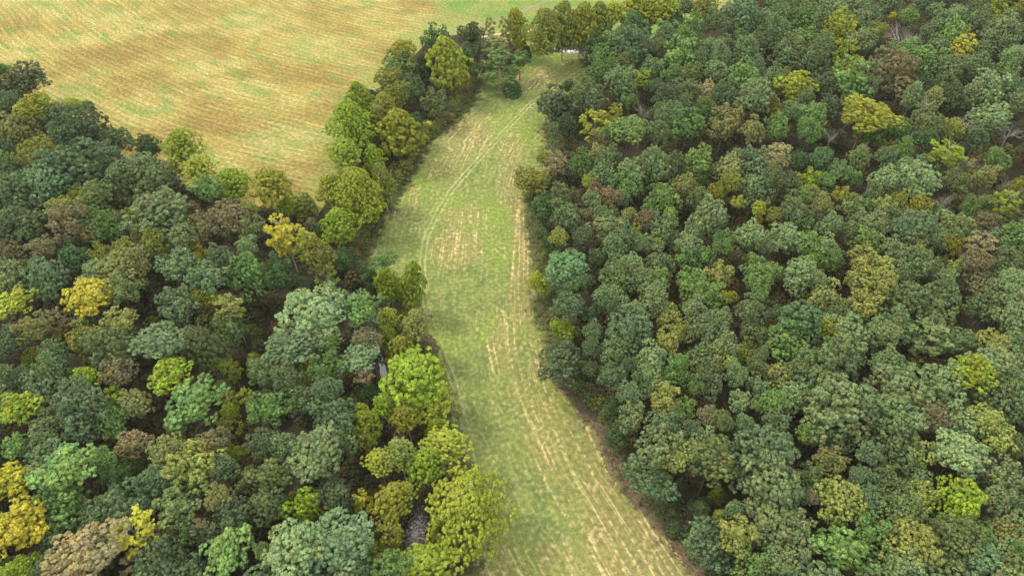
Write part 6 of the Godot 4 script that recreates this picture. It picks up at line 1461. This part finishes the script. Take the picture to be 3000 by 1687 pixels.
func grow(root: Node3D, kind: String, tint: String, height: float, wide: float, deep: float, pick: RandomNumberGenerator) -> void:
	var foot := height - deep
	var list: Array = crowns[kind]
	if kind == "syc" and wide > 13.0:
		list = crowns["giant"]
	var n := (absi(hash(tint)) % list.size() + pick.randi() % mini(3, list.size())) % list.size()
	if kind == "shr":
		var s := part("crown", list[n], leafy(tint, pick.randi() % 2), root)
		s.scale = Vector3(wide, height, wide)
		var st := part("stem", trunks["open"][0], bark_mat("brown"), root)
		st.scale = Vector3(wide * 0.6, height * 0.8, wide * 0.6)
		if tint == "yel":
			part("blossom", crowns["shr"][1], leafy("yel", 1), root).scale = Vector3(wide * 1.03, height * 1.04, wide * 1.03)
		return
	if kind == "dead":
		var c := part("branches", list[n], bark_mat("dead"), root)
		c.scale = Vector3(wide, deep, wide)
		c.position.y = foot
		var tr := part("trunk", trunks["full"][2], bark_mat("dead"), root)
		var th := foot + deep * 0.35
		tr.scale = Vector3(minf(wide, 7.0), th, minf(wide, 7.0))
		return
	var crown := part("crown", list[n], leafy(tint, pick.randi() % 2), root)
	var oval := pick.randf_range(0.86, 1.14)
	crown.scale = Vector3(wide * oval, deep * pick.randf_range(0.95, 1.12), wide / oval)
	crown.rotation_degrees = Vector3(pick.randf_range(-7, 7), 0, pick.randf_range(-7, 7))
	crown.position.y = foot
	var open := kind == "loo" or kind == "syc"
	var pale := open and tint != "tan" and tint != "olg"
	var trunk := part("trunk", trunks["open"][n % 2] if open else trunks["full"][n % 3], bark_mat("pale" if pale else "grey"), root)
	var th := foot + deep * (0.86 if open else 0.62)
	var spread := minf(wide * 0.62, 6.5) if open else wide * 0.7
	trunk.scale = Vector3(spread, th, spread)


func undergrowth() -> void:
	var places: Array[Transform3D] = []
	var tints := PackedColorArray()
	var r := RandomNumberGenerator.new()
	r.seed = 41
	var patch := noise(42, 0.03, 2)
	for k in 9000:
		var z := r.randf_range(-275.0, -25.0)
		var half := (-z * 0.7071 + 85.0) * 0.78
		var x := r.randf_range(-half, half)
		if not is_wood(x, z):
			continue
		if patch.get_noise_2d(x, z) < -0.25 and r.randf() < 0.6:
			continue
		var w := r.randf_range(1.8, 5.6)
		var h := w * r.randf_range(0.6, 1.05)
		places.append(Transform3D(Basis(Vector3.UP, r.randf() * TAU).scaled(Vector3(w, h, w)), Vector3(x, -0.1, z)))
		var c: Color
		var u := r.randf() + patch.get_noise_2d(x + 300.0, z) * 0.5
		if u < 0.30: c = Color(0.085, 0.085, 0.036)
		elif u < 0.50: c = Color(0.105, 0.078, 0.042)
		elif u < 0.62: c = Color(0.12, 0.10, 0.03)
		elif u < 0.9: c = Color(0.052, 0.075, 0.032)
		else: c = Color(0.13, 0.15, 0.03)
		tints.append(c * 1.3)
	for k in 2600:
		var z := r.randf_range(-222.0, -32.0)
		var east := r.randf() < 0.5
		var x := at_z(MEADOW, z, 2) + absf(r.randfn(0.0, 2.4)) + 0.9 if east else at_z(MEADOW, z, 1) - absf(r.randfn(0.0, 2.4)) - 0.9
		if not east and z > -64.0:
			continue
		var w := r.randf_range(1.2, 3.6)
		var h := w * r.randf_range(0.6, 1.1)
		places.append(Transform3D(Basis(Vector3.UP, r.randf() * TAU).scaled(Vector3(w, h, w)), Vector3(x, -0.1, z)))
		var c := Color(0.085, 0.11, 0.036)
		if not east: c = Color(0.13, 0.15, 0.032)
		if r.randf() < 0.25: c = Color(0.13, 0.105, 0.055)
		tints.append(c * 1.7 * r.randf_range(0.8, 1.2))
	scatter("undergrowth", bush_crown(510, 26, 22), white_leaf(), places, tints, "dark olive and rusty undergrowth on the forest floor between the trunks", "undergrowth")


func tuft_mesh(seed_: int, blades: int) -> ArrayMesh:
	rng.seed = seed_
	var b := Buf.new()
	for k in blades:
		var a := rng.randf() * TAU
		var o := Vector3(cos(a), 0, sin(a)) * rng.randf_range(0.0, 0.35)
		var d := Vector3(cos(a), rng.randf_range(0.6, 1.6), sin(a)).normalized()
		var f := d.cross(Vector3(-sin(a), 0, cos(a))).normalized()
		var l := rng.randf_range(0.3, 0.6)
		var t := rng.randf_range(0.65, 1.0)
		var q := b.v.size()
		var side := Vector3(-sin(a), 0, cos(a)) * 0.075
		b.v.append(o - side); b.v.append(o + side); b.v.append(o + d * l)
		for j in 3:
			b.n.append((Vector3.UP * 1.2 + f * 0.4).normalized()); b.c.append(Color(t, t, t))
		b.i.append(q); b.i.append(q + 2); b.i.append(q + 1)
	return b.mesh()


func weeds_and_grass() -> void:
	var r := RandomNumberGenerator.new()
	r.seed = 51
	# dry pinkish weeds along the meadow's east margin, rough grass along the other edges
	var places: Array[Transform3D] = []
	var tints := PackedColorArray()
	for k in 15000:
		var z := r.randf_range(-222.0, -30.0)
		var east := r.randf() < 0.62
		if east: z = r.randf_range(-150.0, -30.0) if r.randf() < 0.8 else z
		var e := at_z(MEADOW, z, 2) if east else at_z(MEADOW, z, 1)
		var off := r.randfn(0.0, 1.5)
		var x := e + off + (0.6 if east else -0.6)
		var s := r.randf_range(0.7, 1.7)
		places.append(Transform3D(Basis(Vector3.UP, r.randf() * TAU).scaled(Vector3(s, s * r.randf_range(0.8, 1.3), s)), Vector3(x, 0.0, z)))
		var c := Color(0.20, 0.145, 0.10) if east and z > -90.0 else Color(0.12, 0.13, 0.05)
		if r.randf() < 0.25: c = Color(0.10, 0.12, 0.04)
		tints.append(c * r.randf_range(0.9, 1.6))
	scatter("margin_weeds", tuft_mesh(520, 14), white_leaf(), places, tints, "dry brown weeds and rough grass along the meadow margins", "weeds")
	places = []
	tints = PackedColorArray()
	for k in 9000:
		var z := -30.0 - 195.0 * pow(r.randf(), 1.1)
		var a := at_z(MEADOW, z, 1)
		var x := r.randf_range(a, at_z(MEADOW, z, 2))
		var s := r.randf_range(0.35, 0.9)
		places.append(Transform3D(Basis(Vector3.UP, r.randf() * TAU).scaled(Vector3(s, s * 0.3, s)), Vector3(x, 0.0, z)))
		var u := r.randf()
		tints.append((Color(0.105, 0.135, 0.038) if u < 0.7 else Color(0.18, 0.175, 0.075)) * r.randf_range(0.95, 1.5))
	scatter("meadow_grass", tuft_mesh(521, 7), white_leaf(), places, tints, "short tufted grass across the mown meadow", "grass")


func creek_stones() -> void:
	var places: Array[Transform3D] = []
	var tints := PackedColorArray()
	var r := RandomNumberGenerator.new()
	r.seed = 61
	for spot in [[-17.2, -52.5, 2.2, 5.0, 240, 0.22], [-38.0, -109.0, 2.2, 2.2, 60, 0.4], [20.5, -226.6, 2.6, 0.9, 70, 0.7], [-30.8, -98.0, 2.0, 3.0, 40, 0.3]]:
		for k in int(spot[4]):
			var s := r.randf_range(0.15, 0.5) * (1.0 if spot[5] < 0.5 else 1.4)
			places.append(Transform3D(Basis.from_euler(Vector3(r.randf(), r.randf() * TAU, r.randf())).scaled(Vector3(s, s * 0.6, s * 0.8)), Vector3(spot[0] + r.randfn() * spot[2] * 0.5, 0.02, spot[1] + r.randfn() * spot[3] * 0.5)))
			var v: float = spot[5] * r.randf_range(0.55, 1.25)
			tints.append(Color(v, v * 0.94, v * 0.97))
	var ball := SphereMesh.new()
	ball.radius = 0.5; ball.height = 1.0; ball.radial_segments = 7; ball.rings = 4
	var m := dull(1, 1, 1, 0.8)
	m.vertex_color_use_as_albedo = true
	scatter("creek_stones", ball, m, places, tints, "grey and whitish stones and riffles in the creek bed", "stones")


func fallen_log(at: Vector3, long: float, turn: float, label: String, seed_: int) -> void:
	rng.seed = seed_
	var b := Buf.new()
	var p := Vector3(0, 0.3, 0)
	for k in 5:
		var e := Vector3(long * (k + 1) / 5.0, 0.35 + 0.22 * k, rng.randf_range(-0.2, 0.2))
		b.stick(p, e, 0.36 - 0.05 * k, 0.31 - 0.05 * k, 8, Color(1, 1, 1))
		p = e
	var root := Node3D.new()
	root.name = numbered("fallen_log")
	add_child(root)
	root.position = at
	root.rotation_degrees.y = turn
	tag(root, label, "log", "fallen logs beside the creek belt")
	part("stem", b.mesh(), bark_mat("dead"), root)
	var c := Buf.new()
	for k in 5:
		var s := Vector3(long * (0.45 + 0.11 * k), 0.6 + 0.15 * k, 0)
		c.stick(s, s + Vector3(1.2, rng.randf_range(0.5, 1.4), rng.randf_range(-1.3, 1.3)), 0.13, 0.05, 5, Color(1, 1, 1))
	part("branch", c.mesh(), bark_mat("dead"), root)
